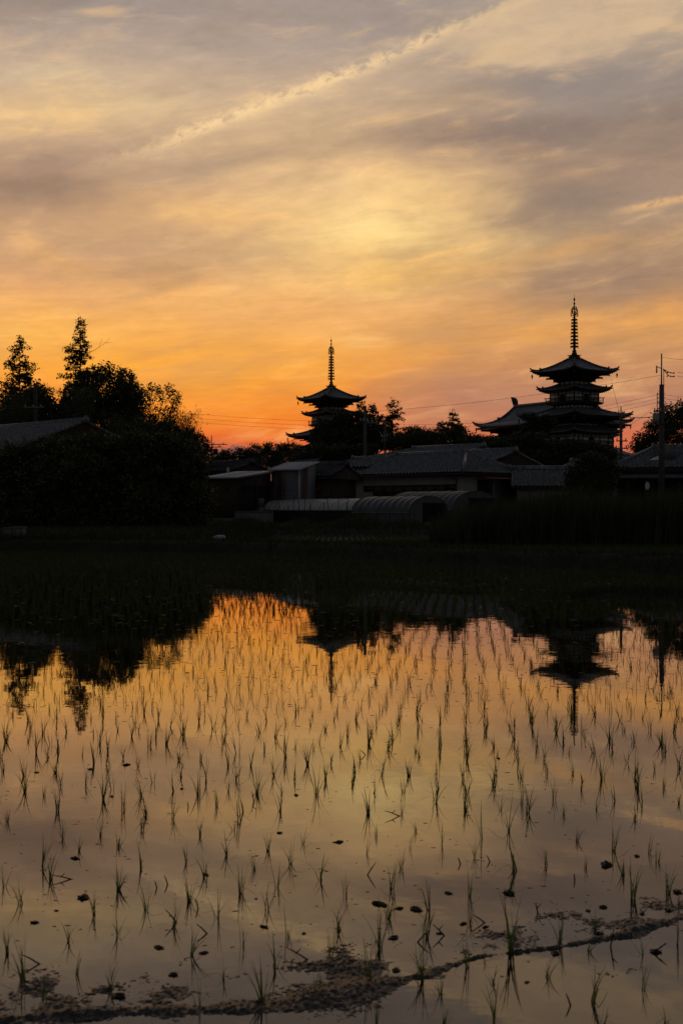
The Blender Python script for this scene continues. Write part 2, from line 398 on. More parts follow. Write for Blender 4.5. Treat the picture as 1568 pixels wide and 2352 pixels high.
# ------------------------------------------------------------------ ground and water
def axis(segs):
    out = []
    for a, b, st_ in segs: out.append(np.arange(a, b, st_))
    return np.concatenate(out+[[segs[-1][1]]])
gx = axis([(-2500,-300,300), (-300,-60,30), (-60,-24,3), (-24,24,.4), (24,60,3), (60,300,30), (300,2500,300)])
gy = axis([(-600,-20,100), (-20,0,4), (0,6,.4), (6,20,1.5), (20,62,.3), (62,92,.6), (92,240,6), (240,500,40), (500,4000,500)])
X, Yg = np.meshgrid(gx, gy, indexing='xy')
Z = H(X, Yg)
near = (Yg > 20) & (Yg < 95) & (abs(X) < 30)
Z = Z + np.where(near & (Z > .02), rng.normal(0, .025, Z.shape), 0)
mb = MB(); mb.grid(np.stack([X, Yg, Z], -1))
kind(mb.build('ground', M['soil'], smooth=True), 'structure')
mb = MB(); mb.grid(np.stack(np.meshgrid(np.linspace(-75, 75, 31), np.linspace(1.9, 60, 21), indexing='xy')+[np.zeros((21,31))], -1))
kind(mb.build('water', M['water']), 'structure')
mb = MB(); mb.grid(np.stack(np.meshgrid(np.linspace(-5.5, 75, 21), np.linspace(30, 80, 11), indexing='xy')+[np.full((11,21), .245)], -1))
UPW = mb
# the upper paddy must not run below the lower one: trim to behind the bank
V_ = UPW.V[0]; V_[:,1] = np.maximum(V_[:,1], ybank(V_[:,0])+2.2)
kind(UPW.build('upper_paddy_water', M['water']), 'structure')

# ------------------------------------------------------------------ leaves
def leaf_quads(mbuf, C, size, aspect=2.2, droop=0.0, up=None):
    """one kite-shaped leaf per centre"""
    n = len(C)
    if n == 0: return
    d = rng.normal(size=(n,3)); d[:,2] = d[:,2]*.8-droop
    d /= np.linalg.norm(d, axis=1)[:,None]
    w = np.cross(d, rng.normal(size=(n,3))); w /= np.linalg.norm(w, axis=1)[:,None]
    s = size*rng.uniform(.6, 1.4, n)[:,None]
    a = C-d*s*.5; b = C+w*s/aspect*.5; c = C+d*s*.5; e = C-w*s/aspect*.5
    V = np.stack([a, b, c, e], 1).reshape(-1, 3)
    mbuf.add(V, np.arange(4*n).reshape(n, 4))

def tree(name, label, Y, blobs, leaf=.22, k=7.0, cl=.32, trunk=None, m='leaf', group=None, cat='tree', droop=.1, aspect=2.2, spread=.5, twigs=0, tr=.16, dens=2.2):
    """broadleaf: tapered trunk, limbs into every mass of the crown, leaves in clumps"""
    if trunk is None: trunk = blobs[0][0]
    bx = (trunk-784)/F*Y; bz = float(H(bx, Y))
    root = thing(name, label, cat, (bx, Y, bz), 0, group)
    base = np.array([bx, Y, bz])
    lf = MB(); tk = MB()
    B = []
    for (px, py, rx, ry) in blobs:
        c = P(px, py, Y); rx_ = rx/F*Y; rz_ = ry/F*Y; ryd = (rx_+rz_)/2
        c[1] += rng.uniform(-.35, .35)*ryd
        B.append((c, np.array([rx_, ryd, rz_])))
    lowest = min(b[0][2] for b in B)
    fork = base+np.array([0, 0, max(.4, (lowest-bz)*.75)])
    tk.tube([base-[0,0,.2], base+(fork-base)*.5+[.05,.03,0], fork], [tr*1.5, tr*1.1, tr*.9], 8)
    for c, r in B:
        mid = (fork+c)/2+rng.normal(0, .15, 3)
        tk.tube([fork-[0,0,.1], mid, c], [tr*.65, tr*.4, tr*.12], 5)
        for _ in range(5):
            v = rng.normal(size=3); v /= np.linalg.norm(v); v[2] = abs(v[2])*.8
            e = c+v*r*.85
            tk.tube([mid+(c-mid)*rng.uniform(.3, 1), (c+e)/2+rng.normal(0, .1, 3), e], [tr*.2, tr*.12, .012], 4)
        ncl = max(14, int(dens*4.2*(r[0]*r[2])/(cl*cl)))
        v = rng.normal(size=(ncl,3)); v /= np.linalg.norm(v, axis=1)[:,None]
        cc = c+v*r*(rng.uniform(.25, 1, ncl)**.5)[:,None]*rng.uniform(.85, 1.08, ncl)[:,None]
        per = max(6, int(k*1.6*(cl/leaf)**1.6))
        L = np.repeat(cc, per, 0)+rng.normal(0, cl*spread, (ncl*per, 3))*[1,1,.75]
        leaf_quads(lf, L-base, leaf, aspect, droop)
        for _ in range(twigs):
            v = rng.normal(size=3); v[2] = abs(v[2])+.3; v /= np.linalg.norm(v)
            e = c+v*r*rng.uniform(1.0, 1.22)
            tk.tube([c+v*r*.6, e], [.03, .008], 4)
            leaf_quads(lf, e-base+rng.normal(0, .12, (10,3)), leaf*.9, aspect, droop)
    for i in range(len(tk.V)): tk.V[i] = tk.V[i]-base
    tk.build('trunk', M['bark'], root)
    lf.build('crown', M[m], root)
    return root

def conifer(name, label, Y, px, top, bot, hw, leaf=.2, m='leaf2', group=None, gaps=.25, tuft=.34, power=.8, lean=0.0, dead=0):
    bx = (px-784)/F*Y; bz = float(H(bx, Y)); base = np.array([bx, Y, bz])
    root = thing(name, label, 'tree', tuple(base), 0, group)
    zt = P(px, top, Y)[2]; zb = P(px, bot, Y)[2]; w = hw/F*Y
    tk = MB(); lf = MB()
    hgt = zt-bz
    tk.tube([(0,0,-.2), (lean*.3, 0, hgt*.5), (lean, 0, hgt*.97)], [.24, .15, .025], 7)
    step = max(.55, tuft*1.25)
    nlev = max(6, int((zt-zb)/step))
    for i in range(nlev):
        t = (i+.3)/nlev
        z = zt-(zt-zb)*t-bz
        ln = (w*(t**power)*.95+.3)*rng.uniform(.75, 1.2)
        for q in range(6 if t < .25 else 10):
            if rng.random() < gaps: continue
            a = rng.uniform(0, 2*np.pi); l = ln*rng.uniform(.5, 1.2)
            x0 = lean*z/hgt; zj = z+rng.uniform(-.5, .5)*step
            p0 = np.array([x0, 0, zj-.1*l]); p1 = p0+np.array([math.cos(a)*l*.6, math.sin(a)*l*.6, .02*l]); p2 = p0+np.array([math.cos(a)*l, math.sin(a)*l, .22*l*rng.uniform(-.3, 1.6)])
            tk.tube([p0, p1, p2], [.06, .035, .012], 4)
            nt = max(1, int(l/tuft*1.1))
            for s in np.linspace(.45, 1.0, nt) if nt > 1 else [.9]:
                c = p0+(p2-p0)*s+rng.normal(0, .12, 3)
                leaf_quads(lf, c+rng.normal(0, tuft*.33, (26,3))*[1,1,.8], leaf, 2.4, -.15)
    leaf_quads(lf, np.array([lean, 0, hgt])+rng.normal(0, .16, (40,3))*[1,1,1.6], leaf, 3, -.4)
    for _ in range(dead):
        z = hgt-(zt-zb)*rng.uniform(.3, .9); a = rng.uniform(-.7, .7)
        l = w*rng.uniform(.8, 1.3); p = [np.array([0, 0, z])]
        for s in range(5): p.append(p[-1]+np.array([math.cos(a)*l/5, math.sin(a)*l/5, l/5*(.1+.18*s)])+rng.normal(0, .05, 3))
        tk.tube(p, np.linspace(.04, .01, 6), 4)
        tk.tube([p[3], p[3]+np.array([l*.1, 0, l*.3])], [.02, .006], 4)
        tk.tube([p[4], p[4]+np.array([l*.22, 0, l*.02])], [.018, .006], 4)
    tk.build('trunk', M['bark'], root); lf.build('crown', M[m], root)
    return root

def bamboo(label, Y, px, top, bot, hw, culms=16, lean=0.0, leaf=.26, group='bamboo in the left grove'):
    bx = (px-784)/F*Y; bz = float(H(bx, Y)); base = np.array([bx, Y, bz])
    root = thing('bamboo_clump', label, 'bamboo', tuple(base), 0, group)
    tk = MB(); lf = MB(); zt = P(px, top, Y)[2]-bz; zb = P(px, bot, Y)[2]-bz; w = hw/F*Y
    for i in range(culms):
        a = rng.uniform(0, 2*np.pi); r0 = w*.35*rng.random(); h = zt*rng.uniform(.8, 1.0)
        p0 = np.array([math.cos(a)*r0, math.sin(a)*r0, 0]); b = np.array([math.cos(a)*w*rng.uniform(.3, .9)+lean*w, math.sin(a)*w*.7, 0])
        pts = [p0+b*(t**2.6)+np.array([0, 0, h*(t if t < .8 else .8+(t-.8)*(1-1.6*(t-.8)))]) for t in np.linspace(0, 1, 9)]
        tk.tube(pts, np.linspace(.045, .008, 9), 5)
        for t in np.linspace(.0, 1, 12):
            q = np.interp([max(.25, zb/zt)+(1-max(.25, zb/zt))*t], np.linspace(0, 1, 9), range(9))[0]
            j = int(min(q, 7)); c = pts[j]+(pts[j+1]-pts[j])*(q-j)
            n = 34
            leaf_quads(lf, c+rng.normal(0, w*.16+.12, (n,3))*[1,1,.8], leaf, 4.5, .8)
    tk.build('culms', M['bamboo'], root); lf.build('foliage', M['bamboo'], root)
    return root

# ---- the left grove
G = 'trees in the left grove'
conifer('cedar_tree', 'tallest ragged conifer of the left grove with bare dead twigs on its right side', 159, 185, 738, 985, 62, leaf=0.324, group=G, gaps=.15, dead=6, power=.8, tuft=0.630)
conifer('cedar_tree', 'ragged conifer at the left edge, second tallest spire of the grove', 153, 46, 778, 985, 58, leaf=0.324, group=G, gaps=.12, dead=2, power=.8, tuft=0.630)
tree('broadleaf_tree', 'massive dark rounded tree right of the tallest conifer in the left grove', 150,
     [(235,905,62,68),(190,930,55,55),(282,925,48,60),(235,985,90,55),(150,985,60,55)], leaf=0.351, k=7, cl=0.690, group=G)
tree('broadleaf_tree', 'slim tree with a leafy tip rising between the rounded tree and the airy crown', 156,
     [(292,880,24,30),(303,915,28,36),(306,965,34,44),(284,1000,45,45)], leaf=0.297, k=6, cl=0.580, group=G, twigs=4)
tree('broadleaf_tree', 'airy open-crowned tree on the right flank of the left grove with sky showing through', 147,
     [(345,905,24,24),(378,906,26,22),(402,915,14,16),(350,945,26,26),(392,945,20,22),(365,985,45,38),(330,990,35,40)], leaf=0.270, k=4, cl=0.497, group=G, twigs=6, spread=.5, dens=1.0)
bamboo('pale green feathery bamboo in front of the big rounded tree', 139, 188, 866, 1020, 34, 14, 0)
bamboo('drooping bamboo at the right edge of the grove against the sunset', 141, 393, 925, 1030, 42, 20, .35)
bamboo('bamboo below the airy crown, behind the tiled gable roof', 136, 300, 945, 1040, 50, 18, 0)
bamboo('bamboo at the far left edge below the conifer spire', 139, 20, 880, 1000, 45, 18, 0)
tree('broadleaf_tree', 'low dark tree behind the wooden pole at the left edge', 146, [(95,915,34,34),(60,935,55,45),(120,960,60,50),(30,975,50,50)], leaf=0.324, k=7, cl=0.621, group=G)
tree('broadleaf_tree', 'low rounded tree stepping down at the right foot of the left grove', 125, [(432,1012,36,26),(460,1030,24,22),(400,1035,50,40),(440,1060,45,40)], leaf=0.270, k=7, cl=0.497, group=G)
tree('broadleaf_tree', 'dark full tree filling the slope between the airy crown and the fruit trees', 118, [(330,1000,50,34),(385,1000,40,30),(350,1035,60,40),(420,1015,30,26),(300,1030,50,40),(370,1085,70,50)], leaf=.26, k=7, cl=.48, group=G, dens=3)
# ---- persimmon thicket at the water's edge
G = 'persimmon trees at the edge of the paddy'
for lab, px, Yt, bl in [
    ('leafy fruit tree at the left end of the thicket, below the tiled roof', 70, 83, [(40,1062,50,44),(95,1048,38,26),(20,1095,60,60),(100,1130,80,70),(40,1175,90,70),(80,1215,100,45)]),
    ('leafy fruit tree covering the lower right corner of the tiled gable roof', 190, 82, [(135,1034,40,30),(215,1022,36,24),(180,1052,60,30),(180,1095,90,60),(170,1160,90,70),(180,1215,95,45)]),
    ('leafy fruit tree in the middle of the thicket with bright shoots on top', 300, 83, [(268,1030,38,26),(315,1016,34,24),(345,1040,40,28),(295,1052,50,30),(300,1090,80,60),(310,1160,90,70),(300,1215,95,45)]),
    ('leafy fruit tree at the right end of the thicket next to the open paddies', 420, 84, [(385,1022,36,26),(430,1042,34,26),(458,1078,24,24),(420,1100,52,50),(440,1155,50,60),(378,1165,52,60),(366,1085,50,48),(425,1215,72,40)])]:
    tree('fruit_tree', lab, Yt, bl, leaf=.23, k=7, cl=.46, dens=3.0, trunk=px, m='leaf3', group=G, droop=.35, twigs=16, tr=.11)
# ---- middle distance trees
G = 'trees between the paddies and the temple'
tree('broadleaf_tree', 'small scraggy tree behind the pole on the left of the open gap', 300, [(508,1050,20,16),(525,1046,18,14),(515,1068,30,22),(488,1060,18,18)], leaf=.5, k=5, cl=.9, group=G, twigs=4, dens=2)
tree('broadleaf_tree', 'dark rounded tree in the open gap above the lean-to shed', 330, [(560,1042,18,14),(585,1036,20,16),(570,1062,40,24)], leaf=.5, k=6, cl=.95, group=G, twigs=3)
tree('broadleaf_tree', 'broad dark tree in front of the left pagoda\'s lowest roofs', 360, [(630,1034,34,16),(665,1032,32,16),(610,1054,36,24),(655,1058,48,26),(695,1050,26,26)], leaf=.55, k=6, cl=1.0, group=G, twigs=3)
tree('broadleaf_tree', 'big dense tree hiding the right side of the left pagoda', 150, [(762,978,32,24),(790,965,24,22),(742,1005,32,34),(785,1005,44,38),(825,975,28,28),(835,1010,44,38),(775,1040,60,26),(870,1000,34,34)], leaf=.28, k=7, cl=.5, group=G)
conifer('pine_tree', 'spiky conifer tip just right of the left pagoda\'s middle roof', 152, 830, 926, 1010, 26, leaf=.26, group=G, gaps=.1)
conifer('pine_tree', 'thin spiky conifer between the left pagoda and the isolated spire', 154, 857, 934, 1010, 24, leaf=.26, group=G, gaps=.15)
conifer('pine_tree', 'isolated narrow conifer spire right of the left pagoda', 148, 901, 924, 1035, 26, leaf=.26, group=G, gaps=.05, power=.45, tuft=.5)
tree('broadleaf_tree', 'low tree right of the isolated conifer spire', 140, [(938,995,18,16),(962,990,14,12),(950,1015,40,28),(985,1010,24,24)], leaf=.24, k=6, cl=.42, group=G, twigs=2)
tree('broadleaf_tree', 'round-headed tree with a conifer tip rising behind it, between the two pagodas', 138, [(1012,985,15,13),(1040,988,22,18),(1060,992,14,16),(1035,1012,38,28)], leaf=.22, k=5, cl=.38, group=G, twigs=5)
conifer('pine_tree', 'small conifer tip rising out of the round-headed tree', 139, 1041, 948, 1020, 16, leaf=.22, group=G, gaps=.05, power=.6)
tree('broadleaf_tree', 'rounded tree below the left eave of the great hall', 150, [(1095,1018,28,18),(1125,1020,30,20),(1075,1035,26,20),(1110,1042,60,26),(1160,1035,30,26)], leaf=.28, k=8, cl=.45, group=G)
tree('pine_tree', 'spreading pine in front of the great hall roof', 158, [(1212,958,20,10),(1240,962,24,11),(1262,972,20,12),(1222,980,30,14),(1240,994,28,14)], leaf=.24, k=6, cl=.4, group=G, m='leaf2', trunk=1232)
tree('broadleaf_tree', 'low bushy tree behind the ridge of the tallest house roof', 135, [(960,1012,34,22),(1000,1012,34,20),(915,1016,30,24)], leaf=.24, k=7, cl=.42, group=G, dens=3)
tree('broadleaf_tree', 'low bushy tree in the dip left of the great hall', 136, [(1072,1018,26,22),(1140,1028,36,22),(1105,1026,30,22)], leaf=.24, k=7, cl=.42, group=G, dens=3)
tree('broadleaf_tree', 'dense bushy tree at the foot of the left pagoda, above the rusty shed', 142, [(735,1040,30,24),(790,1044,40,22),(840,1040,36,24),(700,1054,28,16)], leaf=.25, k=7, cl=.44, group=G, dens=3)
tree('broadleaf_tree', 'dark tree under the pine, at the foot of the great hall', 148, [(1190,1016,30,22),(1225,1016,34,24),(1205,1045,52,30),(1250,1040,44,34)], leaf=.28, k=8, cl=.45, group=G)
tree('broadleaf_tree', 'wide dark tree hiding the foot of the right pagoda', 146, [(1285,1028,34,22),(1325,1026,34,20),(1360,1036,28,20),(1300,1045,56,30),(1350,1048,50,28),(1255,1060,40,26),(1395,1046,24,20)], leaf=.28, k=8, cl=.45, group=G)
tree('broadleaf_tree', 'rounded near tree between the low annex and the porch house', 92, [(1362,1065,38,28),(1335,1090,38,32),(1390,1088,32,34),(1355,1118,60,30)], leaf=.2, k=7, cl=.38, dens=3.2, group=G, m='leaf')
tree('broadleaf_tree', 'large tree at the right edge behind the transformer pole', 118, [(1550,955,40,30),(1590,950,40,40),(1515,985,34,26),(1560,1000,60,36),(1482,1010,28,18),(1500,1030,50,26),(1465,1028,20,12)], leaf=.24, k=6, cl=.45, group=G, twigs=3)

# ------------------------------------------------------------------ roofs
def tile_plane(mb, e0, e1, r0, r1, pitch=.36, row=.40, amp=.075):
    """pantiled slope from eave e0-e1 up to ridge r0-r1, tile courses stepping, trimmed at hips"""
    e0, e1, r0, r1 = [np.asarray(q, float) for q in (e0, e1, r0, r1)]
    u = e1-e0; Lu = np.linalg.norm(u); u /= Lu
    w = r0-e0; a0 = w@u; sl = w-a0*u; Ls = np.linalg.norm(sl); a1 = (r1-e0)@u
    n = np.cross(u, sl); n /= np.linalg.norm(n)
    if n[2] < 0: n = -n
    us = np.arange(min(0, a0)-pitch, max(Lu, a1)+pitch, pitch/4)
    wave = amp*np.cos(us/pitch*2*np.pi)
    nr = max(2, int(Ls/row)); rows = []
    for i in range(nr):
        for t, lift in ((i/nr, .12), ((i+1)/nr, 0.0)):
            lo = a0*t; hi = Lu+(a1-Lu)*t
            rows.append(e0+np.clip(us, lo, hi)[:,None]*u+t*sl+((wave+lift)[:,None])*n)
    mb.grid(np.array(rows))

def house(name, label, cpx, Y, th, pl, pr, eave_py, ridge_py, wall='plaster2', roof='tile', hips=(0,0), o=.55, S_=None, mono=False, cat='house', L_=None, sheet=False, gable_mat=None):
    """near corner at cpx; local x in [-L,0] runs along the facade, y in [0,S] along the side"""
    th = R(th); cx = (cpx-784)/F*Y; g = float(H(cx, Y)); c, s = math.cos(th), math.sin(th)
    def fac(px, py):
        p = (px-784)/F; x = (p*Y-cx)/(c+p*s); return x, CAMZ-(py-HZ)/F*(Y-s*x)-g
    def side(px, py):
        p = (px-784)/F; y = (p*Y-cx)/(s-p*c); return y, CAMZ-(py-HZ)/F*(Y+c*y)-g
    L = L_ or -fac(pl, 0)[0]; Sd = S_ or side(pr, 0)[0]
    root = thing(name, label, cat, (cx, Y, g), -th)
    ze = CAMZ-(eave_py-HZ)/F*Y-g
    zr = CAMZ-(ridge_py-HZ)/F*(Y+c*Sd/2+s*0)-g
    wb = MB(); rb = MB(); db = MB()
    t0 = .16
    if mono:
        zr = CAMZ-(ridge_py-HZ)/F*(Y+c*Sd)-g
        pitch = (zr-ze)/(Sd+2*o); z0 = ze+pitch*o; z1 = z0+pitch*Sd
        wb.hexa([(-L,0,-.3),(0,0,-.3),(0,Sd,-.3),(-L,Sd,-.3),(-L,0,z0-.09),(0,0,z0-.09),(0,Sd,z1-.09),(-L,Sd,z1-.09)])
        us = np.arange(-L-o, o+.001, .038); G_ = []
        for t in (0, 1): G_.append(np.stack([us, np.full_like(us, -o+t*(Sd+2*o)), ze+(zr-ze)*t+.022*np.cos(us/.15*2*np.pi)], -1))
        rb.grid(np.array(G_)); rb.hexa([(-L-o,-o,ze-.1),(o,-o,ze-.1),(o,Sd+o,zr-.1),(-L-o,Sd+o,zr-.1),(-L-o,-o,ze-.03),(o,-o,ze-.03),(o,Sd+o,zr-.03),(-L-o,Sd+o,zr-.03)])
        w = wb.build('wall', M[wall], root); r = rb.build('roof', M[roof], root)
        return root, dict(L=L, S=Sd, ze=ze, zr=zr, fac=fac, side=side, g=g, wall=w, roof=r)
    hy = Sd/2; pit = (zr-ze)/(hy+o); zw = ze+pit*o
    hl, hr = hips       # hip insets at the far (left) end and at the near (right) end
    rl = -L-o+hl if hl else -L-o; rr = o-hr if hr else o
    wb.box(-L, 0, 0, Sd, -.3, zw-.12)
    for xx, h_ in ((-L, hl), (0, hr)):
        if not h_:
            x0 = xx if xx < 0 else xx-.12
            wb.prism([(x0,0,zw-.12),(x0,Sd,zw-.12),(x0,hy,zr-.14)], (.12,0,0))
    E = [(-L-o,-o,ze),(o,-o,ze),(o,Sd+o,ze),(-L-o,Sd+o,ze)]; A = (rl,hy,zr); B = (rr,hy,zr)
    tile_plane(rb, E[0], E[1], A, B); tile_plane(rb, E[2], E[3], B, A)
    if hr: tile_plane(rb, E[1], E[2], B, B)
    if hl: tile_plane(rb, E[3], E[0], A, A)
    # boarding below the tiles
    dn = np.array([0,0,-.17])
    Ed = [np.array(e)+dn for e in E]; Ad = np.array(A)+dn*1.1; Bd = np.array(B)+dn*1.1
    db.add(np.array(Ed+[Ad, Bd]), [[0,4,5,1],[2,5,4,3]], [[1,5,2]]+[[3,4,0]])
    up = [np.array(e)+[0,0,-.02] for e in E]
    for i, j in ((0,1),(1,2),(2,3),(3,0)):
        if (i, j) == (1,2) and not hr or (i, j) == (3,0) and not hl: continue
        db.add([Ed[i], Ed[j], up[j], up[i]], [[0,1,2,3]])
    if not hr:
        for e in (E[1], E[2]): db.beam(np.array(e)+[-.05,0,-.11], np.array(B)+[-.05,0,-.12], .1, .2)
    if not hl:
        for e in (E[0], E[3]): db.beam(np.array(e)+[.05,0,-.11], np.array(A)+[.05,0,-.12], .1, .2)
    w = wb.build('wall', M[wall], root)
    r = rb.build('roof', M[roof], root)
    db.build('eaves_board', M['wood'], r)
    rg = MB(); up = np.array([0,0,.1])
    rg.beam(np.array(A)+up, np.array(B)+up, .26, .30); rg.tube([np.array(A)+[0,0,.27], np.array(B)+[0,0,.27]], .10, 8)
    ends = []
    if hr:
        for e in (E[1], E[2]): rg.beam(np.array(e)+up*.6, np.array(B)+up, .22, .2); rg.tube([np.array(e)+up*1.7, np.array(B)+up*1.9], .085, 6)
    else:
        for e in (E[1], E[2]): rg.tube([np.array(e)+up*.5-[.06,0,0], np.array(B)+up*.5-[.06,0,0]], .095, 6)
    if hl:
        for e in (E[0], E[3]): rg.beam(np.array(e)+up*.6, np.array(A)+up, .22, .2); rg.tube([np.array(e)+up*1.7, np.array(A)+up*1.9], .085, 6)
    else:
        for e in (E[0], E[3]): rg.tube([np.array(e)+up*.5+[.06,0,0], np.array(A)+up*.5+[.06,0,0]], .095, 6)
    rg.build('ridge', M[roof], r)
    # ridge-end ornaments
    for q, sgn in ((A, -1), (B, 1)):
        om = MB(); om.prism([(q[0]+sgn*.04, hy+dy_, q[2]+dz_) for dy_, dz_ in ((-.26,-.08),(.26,-.08),(.3,.14),(.17,.36),(.06,.47),(-.06,.47),(-.17,.36),(-.3,.14))], (sgn*.12,0,0))
        om.build('ridge_ornament', M[roof], r)
    gt = MB(); gt.tube([(-L-o, -o-.06, ze-.12), (o, -o-.06, ze-.12)], .05, 6)
    gt.build('gutter', M['metal'], root)
    return root, dict(L=L, S=Sd, ze=ze, zr=zr, zw=zw, fac=fac, side=side, g=g, wall=w, roof=r)

def wall_panel(root, info, x0, x1, z0, z1, m, name, face='f', depth=.06, bars=0, frame='wood', label=None):
    """window or door set on the facade (f) or on the side (s): frame proud of the wall, pane inside it"""
    x0, x1 = sorted((x0, x1)); z0, z1 = sorted((z0, z1)); fb = MB(); pb = MB(); w = .07
    def bx(mb, a, b, c, d, o0, o1):
        if face == 'f': mb.box(a, b, -o1, -o0, c, d)
        else: mb.box(o0, o1, a, b, c, d)
    for a, b, c, d in ((x0,x0+w,z0,z1),(x1-w,x1,z0,z1),(x0+w,x1-w,z0,z0+w),(x0+w,x1-w,z1-w,z1)): bx(fb, a, b, c, d, -.05, depth)
    for i in range(1, bars+1):
        xc = x0+(x1-x0)*i/(bars+1); bx(fb, xc-.025, xc+.025, z0+w, z1-w, -.05, depth*.8)
    bx(pb, x0+w, x1-w, z0+w, z1-w, -.04, depth*.4)
    f = fb.build(name, M[frame], root); pb.build('pane', M[m], f)
    if label: f['label'] = label
    return f

# white house, middle
hz, q = house('house', 'wide cream-walled house with hipped grey tile roof behind the plastic tunnels', 1060, 103, 45, 800, 1186, 1086, 1040, hips=(3.2, 3.2), o=.7)
x0, z0 = q['fac'](835, 1139); x1, z1 = q['fac'](1047, 1112)
n = 9
for i in range(n):
    a = x0+(x1-x0)*i/n; b = x0+(x1-x0)*(i+1)/n
    wall_panel(hz, q, a+.02, b-.02, z0 if 0 < i < n-1 else z0+.35, z1, 'shutter' if 0 < i < n-1 else 'glass', 'window')
ya, za = q['side'](1095, 1145); yb, zb_ = q['side'](1128, 1103)
wall_panel(hz, q, ya, yb, 0, zb_, 'dark', 'door', 's')
aw = MB(); yb2 = q['side'](1175, 1100)[0]; aw.hexa([(0,ya-.2,zb_+.35),(1.3,ya-.2,zb_+.05),(1.3,yb2,zb_+.05),(0,yb2,zb_+.35),(0,ya-.2,zb_+.41),(1.3,ya-.2,zb_+.11),(1.3,yb2,zb_+.11),(0,yb2,zb_+.41)])
aw.build('awning', M['redsheet'], hz)
for yy in (ya+.1, yb2-.2):
    pb_ = MB(); pb_.beam((1.2,yy,-.2), (1.2,yy,zb_+.06), .09, .09); pb_.build('post', M['wood'], hz)
dp = MB(); dp.tube([(-.9,-.75,q['ze']-.12),(-.5,-.1,q['ze']-.5),(-.5,-.07,.1)], .045, 6); dp.build('downpipe', M['metal'], hz)
mt = MB(); mt.box(.02,.22,q['S']-.5,q['S']-.2,1.3,1.9); mt.build('meter_box', M['metal'], hz)
# roofs behind it
house('house', 'taller tiled house peeping over the wide cream-walled house, ridge ending in a gable', 1046, 114, 45, 862, 0, 1046, 1027, S_=6.4, hips=(2.6,0), wall='plaster2', roof='tile')
h_, q = house('house', 'gabled tile roof wing behind the right hip of the wide cream-walled house', 1113, 108.5, 45, 0, 0, 1066, 1037.5, S_=7.0, L_=6.5, wall='plaster2', roof='tile')
vb = MB(); vb.box(-.02,.05,3.1,3.9,q['ze']+.5,q['ze']+.9); vb.build('vent', M['dark'], h_)
house('house', 'low tiled roof between the brown-walled house and the wide cream-walled house', 838, 112, 30, 792, 0, 1074, 1056, S_=5, roof='tile', wall='plaster2')
# brown house
hb, q = house('house', 'small brown-walled house with dark tile roof beside the rusty sheet-metal shed', 753, 103.5, 30, 688, 0, 1095, 1069, S_=4.6, wall='brown', roof='tiledark', o=.45)
a, z0 = q['fac'](700, 1133); b, z1 = q['fac'](737, 1113)
wall_panel(hb, q, a, b, z0, z1, 'shutter', 'window', bars=2)
br = MB(); br.tube([(.08,.6,q['ze']-.3),(.1,.2,1.6),(.1,.9,.2)], .02, 5); br.build('cable', M['wire'], hb)
# rusty tall shed
hs, q = house('shed', 'tall shed clad in rust-streaked sheet metal with pale sloping roof', 687, 101, 30, 623, 724, 1077.5, 1060, wall='rust', roof='sheet', mono=True, o=.22, cat='shed')
rb_ = MB()
for xx in np.arange(-q['L']+.05, -.02, .2): rb_.tube([(xx,-.005,-.2),(xx,-.005,q['ze']-.06)], .022, 5)
rb_.tube([(-q['L'],-.02,2.6),(0,-.02,2.6)], .03, 5)
rb_.build('cladding_rib', M['rust'], hs)
db_ = MB(); db_.box(-.08,.02,-.03,.1,-.2,q['ze']-.05); db_.build('corner_trim', M['sheet'], hs)
# lean-to
hl, q = house('shed', 'low lean-to with corrugated roof, brown boards and an open bay, left of the rusty shed', 545, 98, 30, 466, 622, 1096, 1081, wall='brown', roof='sheet', mono=True, o=.3, cat='shed')
a, z0 = q['fac'](518, 1127); b, z1 = q['fac'](526, 1114)
wall_panel(hl, q, a, b, z0, z1, 'glass', 'window')
op = MB(); op.box(.012,.03,.3,q['S']-.2,.4,q['ze']-.55); op.build('bay_shade_sheet', M['dark'], hl)  # dark sheet on the solid wall, painted as the bay's shade
for yy in (.15, q['S']*.52, q['S']-.1):
    pb_ = MB(); pb_.beam((.1,yy,-.2),(.1,yy,q['ze']-.2), .11, .11); pb_.build('post', M['wood'], hl)
pb_ = MB(); pb_.beam((.1,.1,q['ze']-.75),(.1,q['S'],q['ze']-.6), .08, .1); pb_.beam((.1,q['S']*.55,q['ze']-1.3),(.1,q['S']*.8,q['ze']-.6), .06, .08); pb_.build('tie_beam', M['wood'], hl)
sk = MB(); sk.box(-q['L']-.02,0,-.05,-.001,-.2,.45); sk.build('concrete_base', M['concrete'], hl)
fr = MB(); fr.box(.06,.5,q['S']*.55,q['S']*.55+.4,1.35,2.0); fr.box(.08,.48,q['S']*.55,q['S']*.55+.4,-.1,1.33)
tag(fr.build('cabinet', M['concrete']), 'pale upright cabinet standing in the open bay of the lean-to shed', 'cabinet')
bpy.context.view_layer.update()
cb = bpy.data.objects['cabinet']; cb.matrix_world = hl.matrix_world.copy()
rw = MB(); p0 = P(540, 1178, 97); p1 = P(628, 1178, 97); rw.box(p0[0], p1[0], 96.6, 97.0, .3, 1.7)
rw.box(p0[0], p1[0], 96.55, 97.03, 1.70, 1.78)
tag(rw.build('retaining_wall', M['concrete']), 'low stained concrete retaining wall below the open bay of the lean-to shed', 'wall')
